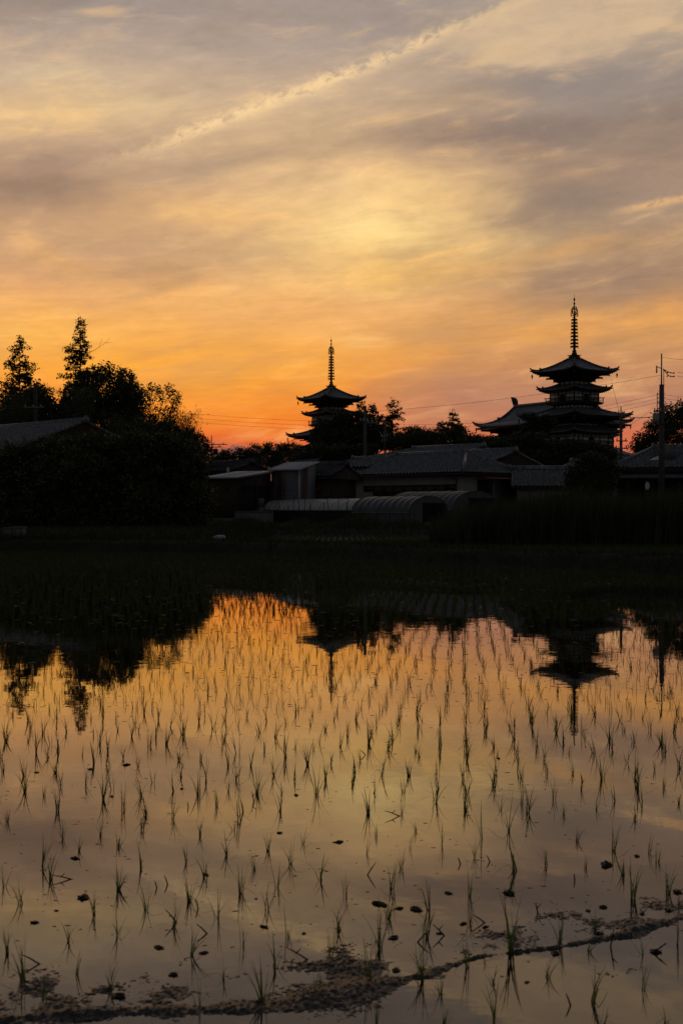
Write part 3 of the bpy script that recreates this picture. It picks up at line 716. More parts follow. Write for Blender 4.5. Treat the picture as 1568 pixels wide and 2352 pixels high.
# annex and porch house
house('house', 'long low tiled annex between the cream-walled house and the rounded near tree', 1306, 104, 8, 1188, 0, 1118, 1079, S_=5.2, hips=(0,0), wall='plaster2', roof='tile', o=.5)
house('house', 'small roof rising to the right behind the low annex', 1352, 112, 30, 1303, 0, 1076, 1062, S_=5, wall='plaster2', roof='tile')
hp, q = house('house', 'long tiled house on the right with an open timber porch', 1760, 104, 7, 1416, 0, 1075, 1029, S_=9.0, hips=(4.2,0), wall='plaster2', roof='tile', o=.7)
Lq = q['L']
pr = MB(); pz0 = q['ze']-.38; pr.hexa([(-Lq-.8,-2.4,pz0-.5),(.4,-2.4,pz0-.5),(.4,-.02,pz0),(-Lq-.8,-.02,pz0),(-Lq-.8,-2.4,pz0-.43),(.4,-2.4,pz0-.43),(.4,-.02,pz0+.07),(-Lq-.8,-.02,pz0+.07)])
pr.build('porch_roof', M['tiledark'], hp)
for px in (1437, 1490, 1554, 1630):
    p = (px-784)/F; th = R(7); yy = 84-2.25; x = q['fac'](px, 0)[0]-.05
    po = MB(); po.beam((x,-2.2,-.4),(x,-2.2,pz0-.48), .14, .14)
    po.beam((x,-2.2,pz0-1.2),(x-.65,-2.2,pz0-.5), .09, .09); po.beam((x,-2.2,pz0-1.2),(x+.65,-2.2,pz0-.5), .09, .09)
    po.build('porch_post', M['wood'], hp)
for a_, b_, m_ in ((1424,1446,'plaster2'),(1462,1484,'glass'),(1498,1512,'glass'),(1520,1545,'plaster2')):
    xa = q['fac'](a_, 0)[0]; xb = q['fac'](b_, 0)[0]
    wall_panel(hp, q, xa, xb, .2, 2.1, m_, 'window' if m_ == 'glass' else 'shoji_panel', bars=1)
wp = MB(); wp.box(-Lq-.02, .02, -.05, -.002, -.3, q['ze']-.5); wp.build('porch_shade_sheet', M['dark'], hp)  # dark sheet over the cream wall, porch shade put into its colour
dm = MB(); xa = q['fac'](1522, 0)[0]; xb = q['fac'](1553, 0)[0]; dm.box(xa, xb, 1.2, 3.4, q['ze']+.7, q['zr']+.05); dm.build('roof_box', M['concrete'], q['roof'])
pn = MB(); xs = q['fac'](1494, 0)[0]; xe = q['fac'](1517, 0)[0]; sl_ = (q['zr']-q['ze'])/(q['S']/2+.7)
zz = lambda y: q['ze']+sl_*(y+.7)+.10
pn.prism([(xs,1.0,zz(1.0)),(xe+.1,1.0,zz(1.0)),(xe+.1,2.2,zz(2.2))], (0,0,.05)); pn.build('roof_panel', M['skylight'], q['roof'])
# left house
h0, q = house('house', 'grey tiled house at the left edge with its gable and ridge-end ornament above the thicket', 784-17.6/69.2*F, 97, 45, 0, 0, 1035, 970, L_=22, S_=11.2, hips=(0,0), wall='wood', roof='tile', o=1.0)
# small roofs behind the lean-to
house('house', 'small dark gabled roof behind the lean-to shed at the foot of the left grove', 530, 122, 45, 500, 0, 1082, 1064, S_=4.5, L_=5, wall='wood', roof='tiledark')
house('gatehouse', 'little tiled gate roof just above the rusty shed, below the left pagoda', 716, 140, 20, 690, 0, 1063, 1053, S_=4, wall='wood', roof='tile', cat='gate')

def dish(label, px, py, Y, r):
    p = P(px, py, Y); root = thing('satellite_dish', label, 'dish', tuple(p))
    b = MB(); V = []; seg = 14
    for t in np.linspace(.02, 1, 5): V.append([(r*t*math.cos(a)*.55, -.12*r*(1-t*t)-.02*0+.2*r*t*t*-1, r*t*math.sin(a)) for a in np.linspace(0, 2*np.pi, seg+1)])
    b.grid(np.array(V)); b.build('reflector', M['skylight'], root, True)
    a = MB(); a.tube([(0,0,0),(0,.25,-.1),(0,.25,-.8)], .03, 6); a.tube([(0,0,-r*.8),(0,-.4,-.1)], .012, 5); a.build('mount', M['metal'], root)
dish('small satellite dish under the porch of the right house', 1485, 1116, 101.0, .34)
dish('small satellite dish by the dark gabled roof behind the lean-to shed', 524, 1079, 121, .26)

# ------------------------------------------------------------------ plastic tunnels
def tunnel(label, cpx, Y, th, L, W, hgt, m, door=False, skirt=.75, end=True):
    th = R(th); cx = (cpx-784)/F*Y; g = float(H(cx, Y)); root = thing('greenhouse', label, 'greenhouse', (cx, Y, g), -th, 'plastic tunnel greenhouses')
    nseg = 26; ph = np.linspace(0, np.pi, nseg)
    prof = [(0, -.1)]+[(W/2-W/2*math.cos(a), skirt+(hgt-skirt)*math.sin(a)**.85) for a in ph]+[(W, -.1)]
    prof = np.array(prof); nh = max(6, int(L/.55)); rows = []
    for i in range(nh*6+1):
        t = i/6; x = -L+L*t/nh; sag = 1-.05*math.sin((t % 1)*np.pi)
        pz = prof.copy(); c = np.array([W/2, skirt]); k = pz[:,1] > skirt-.01
        pz[k] = c+(pz[k]-c)*sag
        rows.append(np.stack([np.full(len(pz), x), pz[:,0], pz[:,1]], -1))
    fb = MB(); fb.grid(np.array(rows)); fb.build('film_cover', M[m], root, True)
    for i in range(nh+1):
        x = -L+L*i/nh; hb_ = MB(); hb_.tube([(x, W/2+(p_[0]-W/2)*.995, p_[1]*.995+.002) for p_ in prof], .02, 5)
        if i in (0, nh) or i % 2 == 0: hb_.build('hoop', M['metal'] if m == 'film2' else M['steel'], root)
    rb = MB(); rb.tube([(-L,-.03,skirt),(0,-.03,skirt)], .028, 5); rb.build('rail', M['steel'], root)
    if m == 'film':
        nb_ = MB(); nb_.box(-L, 0, -.02, -.012, -.1, skirt-.03); nb_.build('side_net', M['dark'], root)
    for xx, isnear in ((-.01, True), (-L+.01, False)):
        eb = MB(); pz = [(xx, p_[0], p_[1]) for p_ in prof]
        if isnear and door:
            d0, d1, dh = W*.34, W*.97, hgt*.78
            top = [p_ for p_ in pz]
            # film end wall with the doorway left open
            eb.add([(xx,0,-.1),(xx,d0,-.1),(xx,d0,dh),(xx,0,skirt)], [[0,1,2,3]])
            arch = [p_ for p_ in pz[1:-1]]
            n_ = len(arch); base = [(xx, min(max(a[1], d0*.0), W), min(dh, a[2]-.001) if a[1] > d0 else skirt+(dh-skirt)*a[1]/d0) for a in arch]
            base = [(b[0], b[1], min(b[2], a[2])) for a, b in zip(arch, base)]
            eb.add(arch+base, [[i, i+1, n_+i+1, n_+i] for i in range(n_-1)])
            eb.build('end_wall', M[m], root)
            dk = MB(); dk.box(-L*.95, -L*.12, .5, W-.5, -.05, hgt*.58); dk.build('interior_shade_block', M['dark'], root)  # dark block added inside to make the doorway look shaded
        else:
            eb.add(pz+[(xx, W/2, -.1)], None, [[i, i+1, len(pz)] for i in range(len(pz)-1)])
            eb.build('end_wall', M[m], root)
    return root
tunnel('long low tunnel of pale translucent film in front of the rusty shed', 872, 92, 45, 13.0, 5.0, 1.85, 'film', skirt=.95)
tunnel('grey film tunnel with a dark open doorway, nearest of the tunnels', 940, 85.5, 45, 5.4, 3.9, 2.12, 'film2', door=True, skirt=1.0)
tunnel('grey tunnel half hidden by tall reeds in front of the cream house side door', 1040, 92, 45, 6.5, 5.2, 2.38, 'film2', door=True, skirt=1.0)
slab = MB(); p0 = P(976, 1201, 82); slab.box(p0[0], p0[0]+1.3, 81.7, 82.1, .75, 1.02); slab.box(p0[0]-.03, p0[0]+1.33, 81.66, 82.14, 1.022, 1.07)
tag(slab.build('concrete_block', M['concrete']), 'low pale concrete block beside the open doorway of the grey tunnel', 'block')
for i, (px, Yt, h_, l_) in enumerate([(638,95,1.5,.1),(650,95,1.9,-.2),(662,94,1.4,.15),(676,94,1.9,.1),(690,93,1.8,.0),(702,93,1.8,.05),(712,93,1.5,.1),(724,92,1.5,-.3),(740,92,1.6,.2),(760,91,1.8,-.25),(776,91,1.9,.05),(788,90,1.9,.35),(805,90,1.6,-.3),(822,90,1.4,.1)]):
    x = (px-784)/F*Yt*1.0; g = float(H(x, Yt-3)); b = MB(); b.tube([(0,0,-.2),(l_*.5,0,h_*.5),(l_,0,h_)], .022, 5)
    o = b.build('garden_stake', M['wood']); o.location = (x, Yt-3.5, g)
    tag(o, 'thin leaning garden stake in front of the long pale film tunnel', 'stake', 'stakes in front of the long tunnel')

# ------------------------------------------------------------------ temple
def sq_roof(a_in, a_out, z_in, z_e, up, thick, con=1.5, pitch=.34):
    """square tiled roof with curved slopes and upturned corners; returns tiles and boarding"""
    t_ = MB(); b_ = MB()
    xs = np.arange(-a_out-.2, a_out+.21, pitch/4)
    ts = np.linspace(0, 1, 9)
    for k in range(4):
        ca, sa = math.cos(k*np.pi/2), math.sin(k*np.pi/2); rows = []; rowsB = []
        for t in ts:
            a = a_in+(a_out-a_in)*t
            x = np.clip(xs, -a, a); s = np.abs(x)/a_out
            z = z_e+(z_in-z_e)*(1-t)**con+up*(s**4)*t**2
            rib = .05*np.maximum(0, np.cos(xs/pitch*2*np.pi))
            ex = a+.16*s**4*t
            xx = x*(1+.02*s**4*t); y = -ex
            rows.append(np.stack([xx*ca-y*sa, xx*sa+y*ca, z+rib], -1))
        G_ = np.array(rows); t_.grid(G_)
        e = G_[-1].copy(); e2 = e.copy(); e2[:,2] = e2[:,2]-thick
        t_.grid(np.array([e, np.stack([e[:,0], e[:,1], e[:,2]-.14], -1)]))
        b_.grid(np.array([np.stack([e[:,0]*.985, e[:,1]*.985, e[:,2]-.13], -1), np.stack([e2[:,0]*.975, e2[:,1]*.975, e2[:,2]], -1), np.stack([e2[:,0]*.45+0, e2[:,1]*.45, np.full(len(e2), z_e-thick+.45)], -1)]))
        # rafters
        for x in np.arange(-a_out+.2, a_out-.1, .42):
            s = abs(x)/a_out; z = z_e+up*s**4-thick-.05; p = []
            for yy, zz_ in ((-a_out+.02, z), (-max(a_in, abs(x)*.6), z+.30)):
                p.append((x*ca-yy*sa, x*sa+yy*ca, zz_))
            if np.linalg.norm(np.array(p[0])-p[1]) > .2: b_.beam(p[0], p[1], .13, .13)
    return t_, b_
def corner_ridges(a_in, a_out, z_in, z_e, up, con=1.5):
    out = []
    for k in range(4):
        c = MB(); ang = -3*np.pi/4+k*np.pi/2; d = np.array([math.cos(ang), math.sin(ang)])*math.sqrt(2)
        pts = []
        for t in np.linspace(0, 1, 9):
            a = (a_in+(a_out-a_in)*t); s = a/a_out; ex = 1+.02*s**4*t
            pts.append((d[0]*a*ex, d[1]*a*ex, z_e+(z_in-z_e)*(1-t)**con+up*s**4*t**2+.12))
        pts = np.array(pts)
        for i in range(6): c.beam(pts[i], pts[i+1], .3, .36)                # upper stage
        e = pts[6]; c.beam(e+[0,0,.02], e+[d[0]*.14,d[1]*.14,.34], .26, .3)     # its ornament
        for i in range(5, 8): c.beam(pts[i]-[0,0,.06], pts[i+1]-[0,0,.06], .24, .26)
        e = pts[8]; c.beam(e-[d[0]*.05,d[1]*.05,.06], e+[d[0]*.13,d[1]*.13,.22], .22, .26)
        c.beam(e-[d[0]*.2,d[1]*.2,.42], e+[d[0]*.16,d[1]*.16,-.30], .2, .2)    # hip rafter tip
        out.append((c, e))
    return out
def rot4(mb, fn):
    for k in range(4):
        t = MB(); fn(t); ca, sa = math.cos(k*np.pi/2), math.sin(k*np.pi/2)
        for V_, in zip(t.V): mb.add(np.stack([V_[:,0]*ca-V_[:,1]*sa, V_[:,0]*sa+V_[:,1]*ca, V_[:,2]], -1), None, None) if False else None
        Vc = np.concatenate(t.V); Vr = np.stack([Vc[:,0]*ca-Vc[:,1]*sa, Vc[:,0]*sa+Vc[:,1]*ca, Vc[:,2]], -1)
        mb.add(Vr, np.concatenate(t.Q) if t.Q else None, np.concatenate(t.T) if t.T else None)
def brackets(ab, zb, ao, ze):
    """three tiers of stepped bracket arms and corner arms below an eave"""
    m = MB(); n = 3
    for k in range(n):
        f0 = (k+1)/(n+.6); z = zb+(ze-zb)*(k+.45)/n; a1 = ab+(ao-ab)*f0*.92; hgt = (ze-zb)/n*.62
        def side(t):
            for x in (-ab*.33, ab*.33, -ab*.95, ab*.95):
                t.box(x-.14, x+.14, -a1, -ab+.2, z-hgt/2, z+hgt/2)
                t.box(x-.42, x+.42, -a1, -a1+.24, z-.02, z+hgt*.75)
            ar = ab+(a1-ab)*.55
            t.box(-ar, ar, -ar, -ar+.22, z, z+hgt*.7)
            d = a1*.99
            t.beam((-ab*.9,-ab*.9,z+hgt*.1), (-d,-d,z+hgt*.25), .26, hgt)
            t.beam((-d*.98,-d*.98,z-hgt*.35), (-d*1.015,-d*1.015,z-hgt*.2), .2, hgt*.5)
        rot4(m, side)
    m.box(-ab*1.04, ab*1.04, -ab*1.04, ab*1.04, zb+(ze-zb)*.3, ze+.25)
    return m
def storey(root, a, z0, z1, bays, Mt, doors=False):
    w = MB(); w.box(-a, a, -a, a, z0, z1); wo = w.build('storey_wall', M['plaster'], root)
    t = MB(); h = z1-z0
    def side(q):
        for i in range(bays+1):
            x = -a+2*a*i/bays; q.box(x-.09, x+.09, -a-.07, -a+.07, z0, z1)
            if i < bays and h > 1.2:
                xm = x+a/bays; q.box(xm-.05, xm+.05, -a-.04, -a+.02, z0+h*.6, z1)
        q.box(-a, a, -a-.055, -a+.02, z1-.16, z1); q.box(-a, a, -a-.05, -a+.02, z0, z0+.16)
        if h > 1.2:
            q.box(-a, a, -a-.045, -a+.02, z0+h*.62, z0+h*.62+.13); q.box(-a, a, -a-.045, -a+.02, z0+h*.3, z0+h*.3+.1)
    rot4(t, side); t.build('timber_frame', M[Mt], wo)
    if doors:
        for k in range(4):
            d = MB(); ca, sa = math.cos(k*np.pi/2), math.sin(k*np.pi/2); b = MB(); b.box(-a/bays*.7, a/bays*.7, -a-.03, -a+.02, z0+.1, z0+h*.62)
            Vc = b.V[0]; d.add(np.stack([Vc[:,0]*ca-Vc[:,1]*sa, Vc[:,0]*sa+Vc[:,1]*ca, Vc[:,2]], -1), b.Q[0]); d.build('door', M[Mt], wo)
    return wo
def wind_bell(parent, e):
    b = MB(); b.tube([(e[0],e[1],e[2]-.45),(e[0],e[1],e[2]-1.0)], .02, 4)
    b.lathe([(.05,e[2]-1.0),(.13,e[2]-1.04),(.15,e[2]-1.22),(.20,e[2]-1.42)][::-1] if False else [(.20,e[2]-1.42),(.15,e[2]-1.22),(.13,e[2]-1.04),(.05,e[2]-1.0)], 8, (e[0],e[1]))
    b.box(e[0]-.13, e[0]+.13, e[1]-.01, e[1]+.01, e[2]-1.75, e[2]-1.5)
    b.build('wind_bell', M['bronze'], parent)

def pagoda(label, loc, rz, fin, Mt, Mr):
    root = thing('pagoda', label, 'pagoda', loc, rz, 'three-storey pagodas')
    b = MB(); b.box(-7.2,7.2,-7.2,7.2,-1.5,.8); b.box(-7.35,7.35,-7.35,7.35,.8,.95); b.build('stone_base', M['concrete'], root)
    # a_in, a_out, z_in, z_edge, upturn, eave thickness
    roofs = [('roof', .74, 5.28, 23.2, 20.95, .50, .42), ('skirt_roof', 1.8, 4.50, 18.75, 17.72, .45, .40), ('roof', 2.45, 6.95, 14.5, 12.95, .55, .45), ('skirt_roof', 3.05, 5.75, 11.3, 10.1, .45, .42),
             ('roof', 3.6, 8.2, 6.9, 5.5, .55, .45), ('skirt_roof', 4.1, 6.9, 3.9, 3.2, .35, .35)]
    for nm, ai, ao, zi, ze, up, th in roofs:
        t, bo = sq_roof(ai, ao, zi, ze, up, th)
        r = t.build(nm, M[Mr], root); bo.build('eaves', M[Mt], r)
        for c, e in corner_ridges(ai, ao, zi, ze, up):
            c.build('corner_ridge', M[Mr], r)
            if ao > 4.6: wind_bell(r, e*[.975,.975,1])
    for ab, zb, ao, ze in ((1.76, 19.0, 5.2, 20.55), (2.4, 10.9+3.9-.0, 3.5, 15.35), (3.0, 11.5, 6.9, 12.5), (3.4, 6.9, 4.7, 7.6), (4.0, 4.3, 8.1, 5.1)):
        brackets(ab, zb, ao, ze).build('bracket_set', M[Mt], root)
    storey(root, 1.76, 18.5, 19.5, 3, Mt); storey(root, 3.0, 15.45, 17.5, 3, Mt, True); storey(root, 2.4, 14.35, 15.3, 5, Mt)
    storey(root, 3.0, 11.2, 12.3, 4, Mt); storey(root, 4.15, 7.75, 9.95, 4, Mt, True); storey(root, 3.45, 6.8, 7.6, 5, Mt); storey(root, 4.0, 3.8, 5.0, 4, Mt); storey(root, 5.4, .95, 3.1, 5, Mt, True)
    for a, z in ((3.62, 15.4), (4.85, 7.7)):
        b = MB(); b.box(-a, a, -a, a, z-.16, z); b.box(-a+.15, a-.15, -a+.15, a-.15, z-.32, z-.161)
        bo = b.build('balcony', M[Mt], root); r = MB()
        def side(q):
            for x in np.linspace(-a+.08, a-.08, 7): q.box(x-.06, x+.06, -a+.02, -a+.14, z, z+.82)
            for zz_, hh, ex in ((.10,.09,0),(.45,.07,0),(.82,.1,.32)): q.box(-a-ex, a+ex, -a+.03, -a+.13, z+zz_, z+zz_+hh)
        rot4(r, side); r.build('railing', M[Mt], bo)
    # finial
    f = MB(); f.box(-.74,.74,-.74,.74,23.1,23.75); f.box(-.62,.62,-.62,.62,23.75,23.86); f.box(-.88,.88,-.88,.88,23.86,23.96)
    f.lathe([(.5,23.96),(.5,24.2),(.42,24.42),(.26,24.55),(.40,24.62),(.46,24.76),(.25,24.78),(.25,26.5),(.2,30.6),(.1,31.6),(.07,34.2),(.03,34.22),(.02,34.75)], 12)
    fo = f.build('finial', M[fin], root)
    ys = [498,468,437,405,374,344,314,286,257]
    for i, y in enumerate(ys):
        z = 34.1-(y-65)*.01987; r = .74-.022*i; g = MB(); g.lathe([(r*.93,z-.13),(r,z-.1),(r,z+.06),(r*.88,z+.1)], 16)
        for k in range(8):
            a = k*np.pi/4; g.beam((math.cos(a)*r,math.sin(a)*r,z-.12),(math.cos(a)*r,math.sin(a)*r,z-.34), .03, .05)
        g.build('ring', M[fin], fo)
    g = MB(); random.seed(3)
    for k in range(4):           # pierced flame plates
        a = k*np.pi/2+np.pi/4; d = np.array([math.cos(a), math.sin(a), 0]); n_ = np.array([-d[1], d[0], 0])
        out = [(.10,30.75),(.60,30.80),(.64,31.2),(.60,31.8),(.46,32.25),(.25,32.55),(.08,32.75)]
        o3 = [d*r+np.array([0,0,z]) for r, z in out]
        for i in range(len(o3)-1): g.beam(o3[i], o3[i+1], .05, .07)
        for j in range(60):
            z = random.uniform(30.85, 32.4); rm = .6 if z < 31.8 else .6-(z-31.8)*.55; r = random.uniform(.15, rm)
            p_ = d*r+np.array([0,0,z]); g.beam(p_, p_+d*random.uniform(-.14,.14)+np.array([0,0,random.uniform(.1,.25)]),   .055, .07)
    g.build('flame_ornament', M[fin], fo)
    for z in (33.15, 33.9):
        g = MB(); g.lathe([(.06,z-.2),(.16,z-.12),(.19,z),(.14,z+.1),(.03,z+.22)], 12); g.build('jewel', M[fin], fo)
    return root
TR = R(34.7)
pR = P(1318, 685, 228.0); pL = P(760.5, 780, 281.0)
pagoda('right pagoda, nearer and larger, its dark spire tallest in the picture', (pR[0], pR[1], pR[2]-34.1), TR, 'bronze', 'wood', 'tile2')
pagoda('left pagoda, smaller and farther, with a gilded spire above the rusty shed', (pL[0], pL[1], pL[2]-34.1), TR, 'gilt', 'wood2', 'tile2')

def great_hall():
    zg = 5.7; c = P(1266, 1000, 280); root = thing('temple_hall', 'large temple hall with a sweeping tiled roof and horn-shaped ridge end behind the right pagoda', 'temple hall', (c[0], 280, zg), TR)
    zr = 25.4-zg; zt = 20.6-zg
    def zq(q): return float(np.interp(q, [0,1.2,2.4,3.6,4.8,6.2,7.6,9.8], [zr, zr-.95, zr-1.8, zr-2.55, zr-3.15, zr-3.8, zr-4.25, zt]))
    def Lq(q): return 12.0 if q < 4.8 else 12.0+2.5*((q-4.8)/5.0)**1.15
    t = MB(); pitch = .38; xs = np.arange(-14.6, 14.61, pitch/4); rib = .06*np.maximum(0, np.cos(xs/pitch*2*np.pi))
    for sg in (-1, 1):
        rows = []
        for q in np.linspace(0, 9.8, 17):
            L = Lq(q); y = np.clip(xs, -L, L); s = np.abs(y)/14.5
            rows.append(np.stack([np.full_like(y, sg*q), y, zq(q)+rib+.75*s**6*(q/9.8)**3], -1))
        rows.append(rows[-1]-[0,0,.2]); t.grid(np.array(rows))
    xs2 = np.arange(-9.9, 9.91, pitch/4); rib2 = .06*np.maximum(0, np.cos(xs2/pitch*2*np.pi))
    for sg in (-1, 1):
        rows = []
        for q in np.linspace(4.8, 9.8, 9):
            L = Lq(q)+(.0 if q > 4.9 else -.6); x = np.clip(xs2, -q, q); s = np.abs(x)/9.8
            rows.append(np.stack([x, np.full_like(x, sg*L), zq(q)+rib2+.75*s**6*(q/9.8)**3], -1))
        rows.append(rows[-1]-[0,0,.2]); t.grid(np.array(rows))
    r = t.build('roof', M['tile2'], root)
    for sg in (-1, 1):
        g = MB(); g.prism([(-4.8,sg*11.2,zq(4.8)),(4.8,sg*11.2,zq(4.8)),(2.4,sg*11.2,zq(2.4)-.2),(0,sg*11.2,zr-.3),(-2.4,sg*11.2,zq(2.4)-.2)], (0,-sg*.2,0)); g.build('gable', M['wood'], root)
    rb = MB(); rb.beam((0,-12,zr+.25),(0,12,zr+.25), .5, .6)
    for sg in (-1, 1):
        for sx in (-1, 1):
            pts = [(sx*q, sg*11.8, zq(q)+.2) for q in (0,1.2,2.4,3.6,4.9)]
            for i in range(4): rb.beam(pts[i], pts[i+1], .36, .4)
            rb.beam(pts[4], np.array(pts[4])+[sx*.1,0,.5], .35, .4)
            pts = [(sx*q, sg*Lq(q), zq(q)+.18+.75*(q/9.8)**9) for q in (4.8,6,7,8,9,9.8)]
            for i in range(5): rb.beam(pts[i], pts[i+1], .34, .36)
            rb.beam(pts[5], np.array(pts[5])+[sx*.2,sg*.2,.35], .3, .4)
    rb.build('ridge', M['tile2'], r)
    for sg in (-1, 1):      # horn-shaped ridge ends
        h = MB(); pr_ = [(.1,0),(1.15,0),(1.2,.6),(1.1,1.15),(.8,1.6),(.1,1.95),(-.75,2.1),(-.6,1.8),(.1,1.5),(.42,1.1),(.4,.6)]
        h.prism([(-.24, sg*(12.2-a), zr+.3+b) for a, b in pr_], (.48,0,0)); h.build('ridge_horn', M['bronze'], r)
    e = MB()      # boarded eaves, rafters
    z_ = zt-.25
    e.hexa([(-9.6,-14.3,z_-.25),(9.6,-14.3,z_-.25),(9.6,14.3,z_-.25),(-9.6,14.3,z_-.25),(-9.6,-14.3,z_+.1),(9.6,-14.3,z_+.1),(9.6,14.3,z_+.1),(-9.6,14.3,z_+.1)])
    for f, dz0 in ((.9,.7),(.76,1.15),(.64,1.6)):
        ax_, by_ = 9.6*f, 14.3*(1-(1-f)*.75)
        for sx in (-1, 1):
            for y in np.arange(-by_+.3, by_, 1.3): e.box(min(sx*ax_, sx*4), max(sx*ax_, sx*4), y-.16, y+.16, z_-dz0, z_-dz0+.5)
        for sy in (-1, 1):
            for x in np.arange(-ax_+.3, ax_, 1.3): e.box(x-.16, x+.16, min(sy*by_, sy*8), max(sy*by_, sy*8), z_-dz0-.004, z_-dz0+.496)
        for sx in (-1, 1):
            for sy in (-1, 1): e.beam((sx*5,sy*9,z_-dz0+.25),(sx*ax_*1.01,sy*by_*1.01,z_-dz0+.25), .3, .5)
    e.build('eaves', M['wood2'], root)
    for sx in (-1, 1):
        for sy in (-1, 1): wind_bell(r, np.array([sx*9.5, sy*14.1, zt+.5]))
    def rect_storey(ax_, by_, z0, z1):
        w = MB(); w.box(-ax_, ax_, -by_, by_, z0, z1); wo = w.build('storey_wall', M['plaster'], root); tb = MB()
        for sx in (-1, 1):
            for y in np.linspace(-by_, by_, 8): tb.box(sx*ax_-.15, sx*ax_+.15, y-.15, y+.15, z0, z1)
            for zz_ in (z0, (z0+z1)/2, z1-.2): tb.box(sx*ax_-.1, sx*ax_+.1, -by_, by_, zz_, zz_+.2)
        for sy in (-1, 1):
            for x in np.linspace(-ax_, ax_, 5)[1:-1]: tb.box(x-.15, x+.15, sy*by_-.15, sy*by_+.15, z0, z1)
            for zz_ in (z0, (z0+z1)/2, z1-.2): tb.box(-ax_, ax_, sy*by_-.1, sy*by_+.1, zz_+.003, zz_+.197)
        tb.build('timber_frame', M['wood2'], wo)
    def rect_roof(ai, bi, ao, bo, zi, ze):
        q = MB(); V_ = []
        for f in np.linspace(0, 1, 6):
            a_, b_ = ai+(ao-ai)*f, bi+(bo-bi)*f; z = ze+(zi-ze)*(1-f)**1.4
            ring = []
            for s in range(4):
                for u in np.linspace(-1, 1, 25)[:-1]:
                    x, y = [(u*a_,-b_),(a_,u*b_),(-u*a_,b_),(-a_,-u*b_)][s]; ring.append((x, y, z+.5*abs(u)**6*f*f))
            ring.append(ring[0]); V_.append(ring)
        V_.append([(x*.995, y*.995, z-.4) for x, y, z in V_[-1]]); V_.append([(x*.7, y*.75, ze-.1) for x, y, z in V_[-2]])
        q.grid(np.array(V_)); q.build('skirt_roof', M['tile2'], root)
    rect_storey(5.6, 10.0, 11.6, zt-1.2); rect_roof(5.7, 10.1, 8.2, 12.6, 13.2, 12.3); rect_storey(7.0, 11.4, 9.6, 12.0)
    rect_roof(7.1, 11.5, 12.0, 16.5, 10.0, 7.6); rect_storey(7.6, 12.0, 1.0, 8.0)
    b = MB(); b.box(-10,10,-15,15,-1.5,1.0); b.build('stone_base', M['concrete'], root)
great_hall()

# ------------------------------------------------------------------ poles and wires
def pole(label, px, top, Y, r0=.17, mat_='polec', arms=(), extra=None, cap=0):
    x = (px-784)/F*Y; g = float(H(x, Y)); h = P(px, top, Y)[2]-g
    root = thing('utility_pole', label, 'utility pole', (x, Y, g), 0, 'utility poles')
    b = MB(); b.tube([(0,0,-.3),(0,0,h*.6),(0,0,h-cap)], [r0, r0*.85, r0*.7], 10); b.build('pole_shaft', M[mat_], root)
    if cap:
        b = MB(); b.tube([(0,0,h-cap-.6),(0,0,h)], [.06,.05], 8); b.build('earth_wire_post', M['steel'], root)
    for (zpy, x0, x1, dd) in arms:
        z = P(px, zpy, Y)[2]-g; a = MB(); a.beam((x0/F*Y, -r0, z), (x1/F*Y, -r0+dd, z), .08, .1); ar = a.build('crossarm', M['steel'], root)
        n_ = 3
        for k in range(n_):
            xx = x0+(x1-x0)*(k+.2)/(n_-.4) if n_ > 1 else x0
            i_ = MB(); i_.lathe([(.03,z+.05),(.06,z+.08),(.04,z+.13),(.065,z+.17),(.03,z+.24)], 8, (xx/F*Y, -r0)); i_.build('insulator', M['ceramic'], ar)
    return root, g, h
Yb = 95.0
rt, g, h = pole('tall pole with a transformer box standing in the reeds on the right', 1518, 812, Yb, .23, arms=((945,-20,14,0),), cap=2.3)
def lz(py): return P(0, py, Yb)[2]-g
b = MB(); b.lathe([(.24,lz(972)),(.26,lz(971)),(.26,lz(952)),(.2,lz(950))], 14, (-.42,-.05)); b.box(-.2,-.1,-.1,.1,lz(965),lz(960)); b.box(-.2,-.1,-.1,.1,lz(955),lz(953)); tr_ = b.build('transformer', M['steel'], rt)
for xx in (-.55,-.42,-.3):
    b = MB(); b.lathe([(.03,lz(950)),(.05,lz(949)),(.03,lz(946))], 8, (xx,-.05)); b.build('bushing', M['ceramic'], tr_)
b = MB(); b.box(-.25,.25,-.25,-.17,lz(975),lz(972)); b.box(-.25,.3,.17,.25,lz(958),lz(955)); b.box(.1,.3,-.12,.12,lz(968),lz(953)); b.build('bracket', M['metal'], rt)
for py in (858, 866):
    b = MB(); z = lz(py); b.tube([(.1,0,lz(848)+.02),(.5,-.1,z+.08),(.9,-.1,z)], .035, 6)
    for s in (.35,.6,.85): b.lathe([(.03,z-.0),(.075,z+.04),(.03,z+.1)], 8, (s+.05,-.1))
    b.build('strain_insulator', M['metal'], rt)
b = MB(); b.tube([(-.36,0,lz(857)),(-.36,0,lz(840))], .055, 8); b.beam((-.36,0,lz(842)),(-.05,0,lz(846)), .04, .05); b.build('lightning_arrester', M['ceramic'], rt)
b = MB(); b.beam((-.33,-.05,lz(944)),(-.33,-.05,lz(902)), .05, .05)
for py in (905,914,923): b.beam((-.33,-.05,lz(py)),(-.1,-.05,lz(py)), .035, .04); b.tube([(.26,-.05,lz(py-2)),(.26,-.05,lz(py)+.06)], .04, 6); b.beam((.1,-.05,lz(py)),(.28,-.05,lz(py)), .03, .03)
b.build('cable_bracket', M['metal'], rt)
b = MB()
for py in np.arange(870, 1120, 14): s_ = 1 if int(py/14) % 2 else -1; b.beam((s_*.12,0,lz(py)),(s_*.27,0,lz(py)), .02, .02)
b.build('climbing_step', M['metal'], rt)
b = MB(); b.tube([(.24,.1,lz(1132)),(.2,.1,lz(960)),(.18,.05,lz(850))], .03, 5); b.build('conduit', M['metal'], rt)
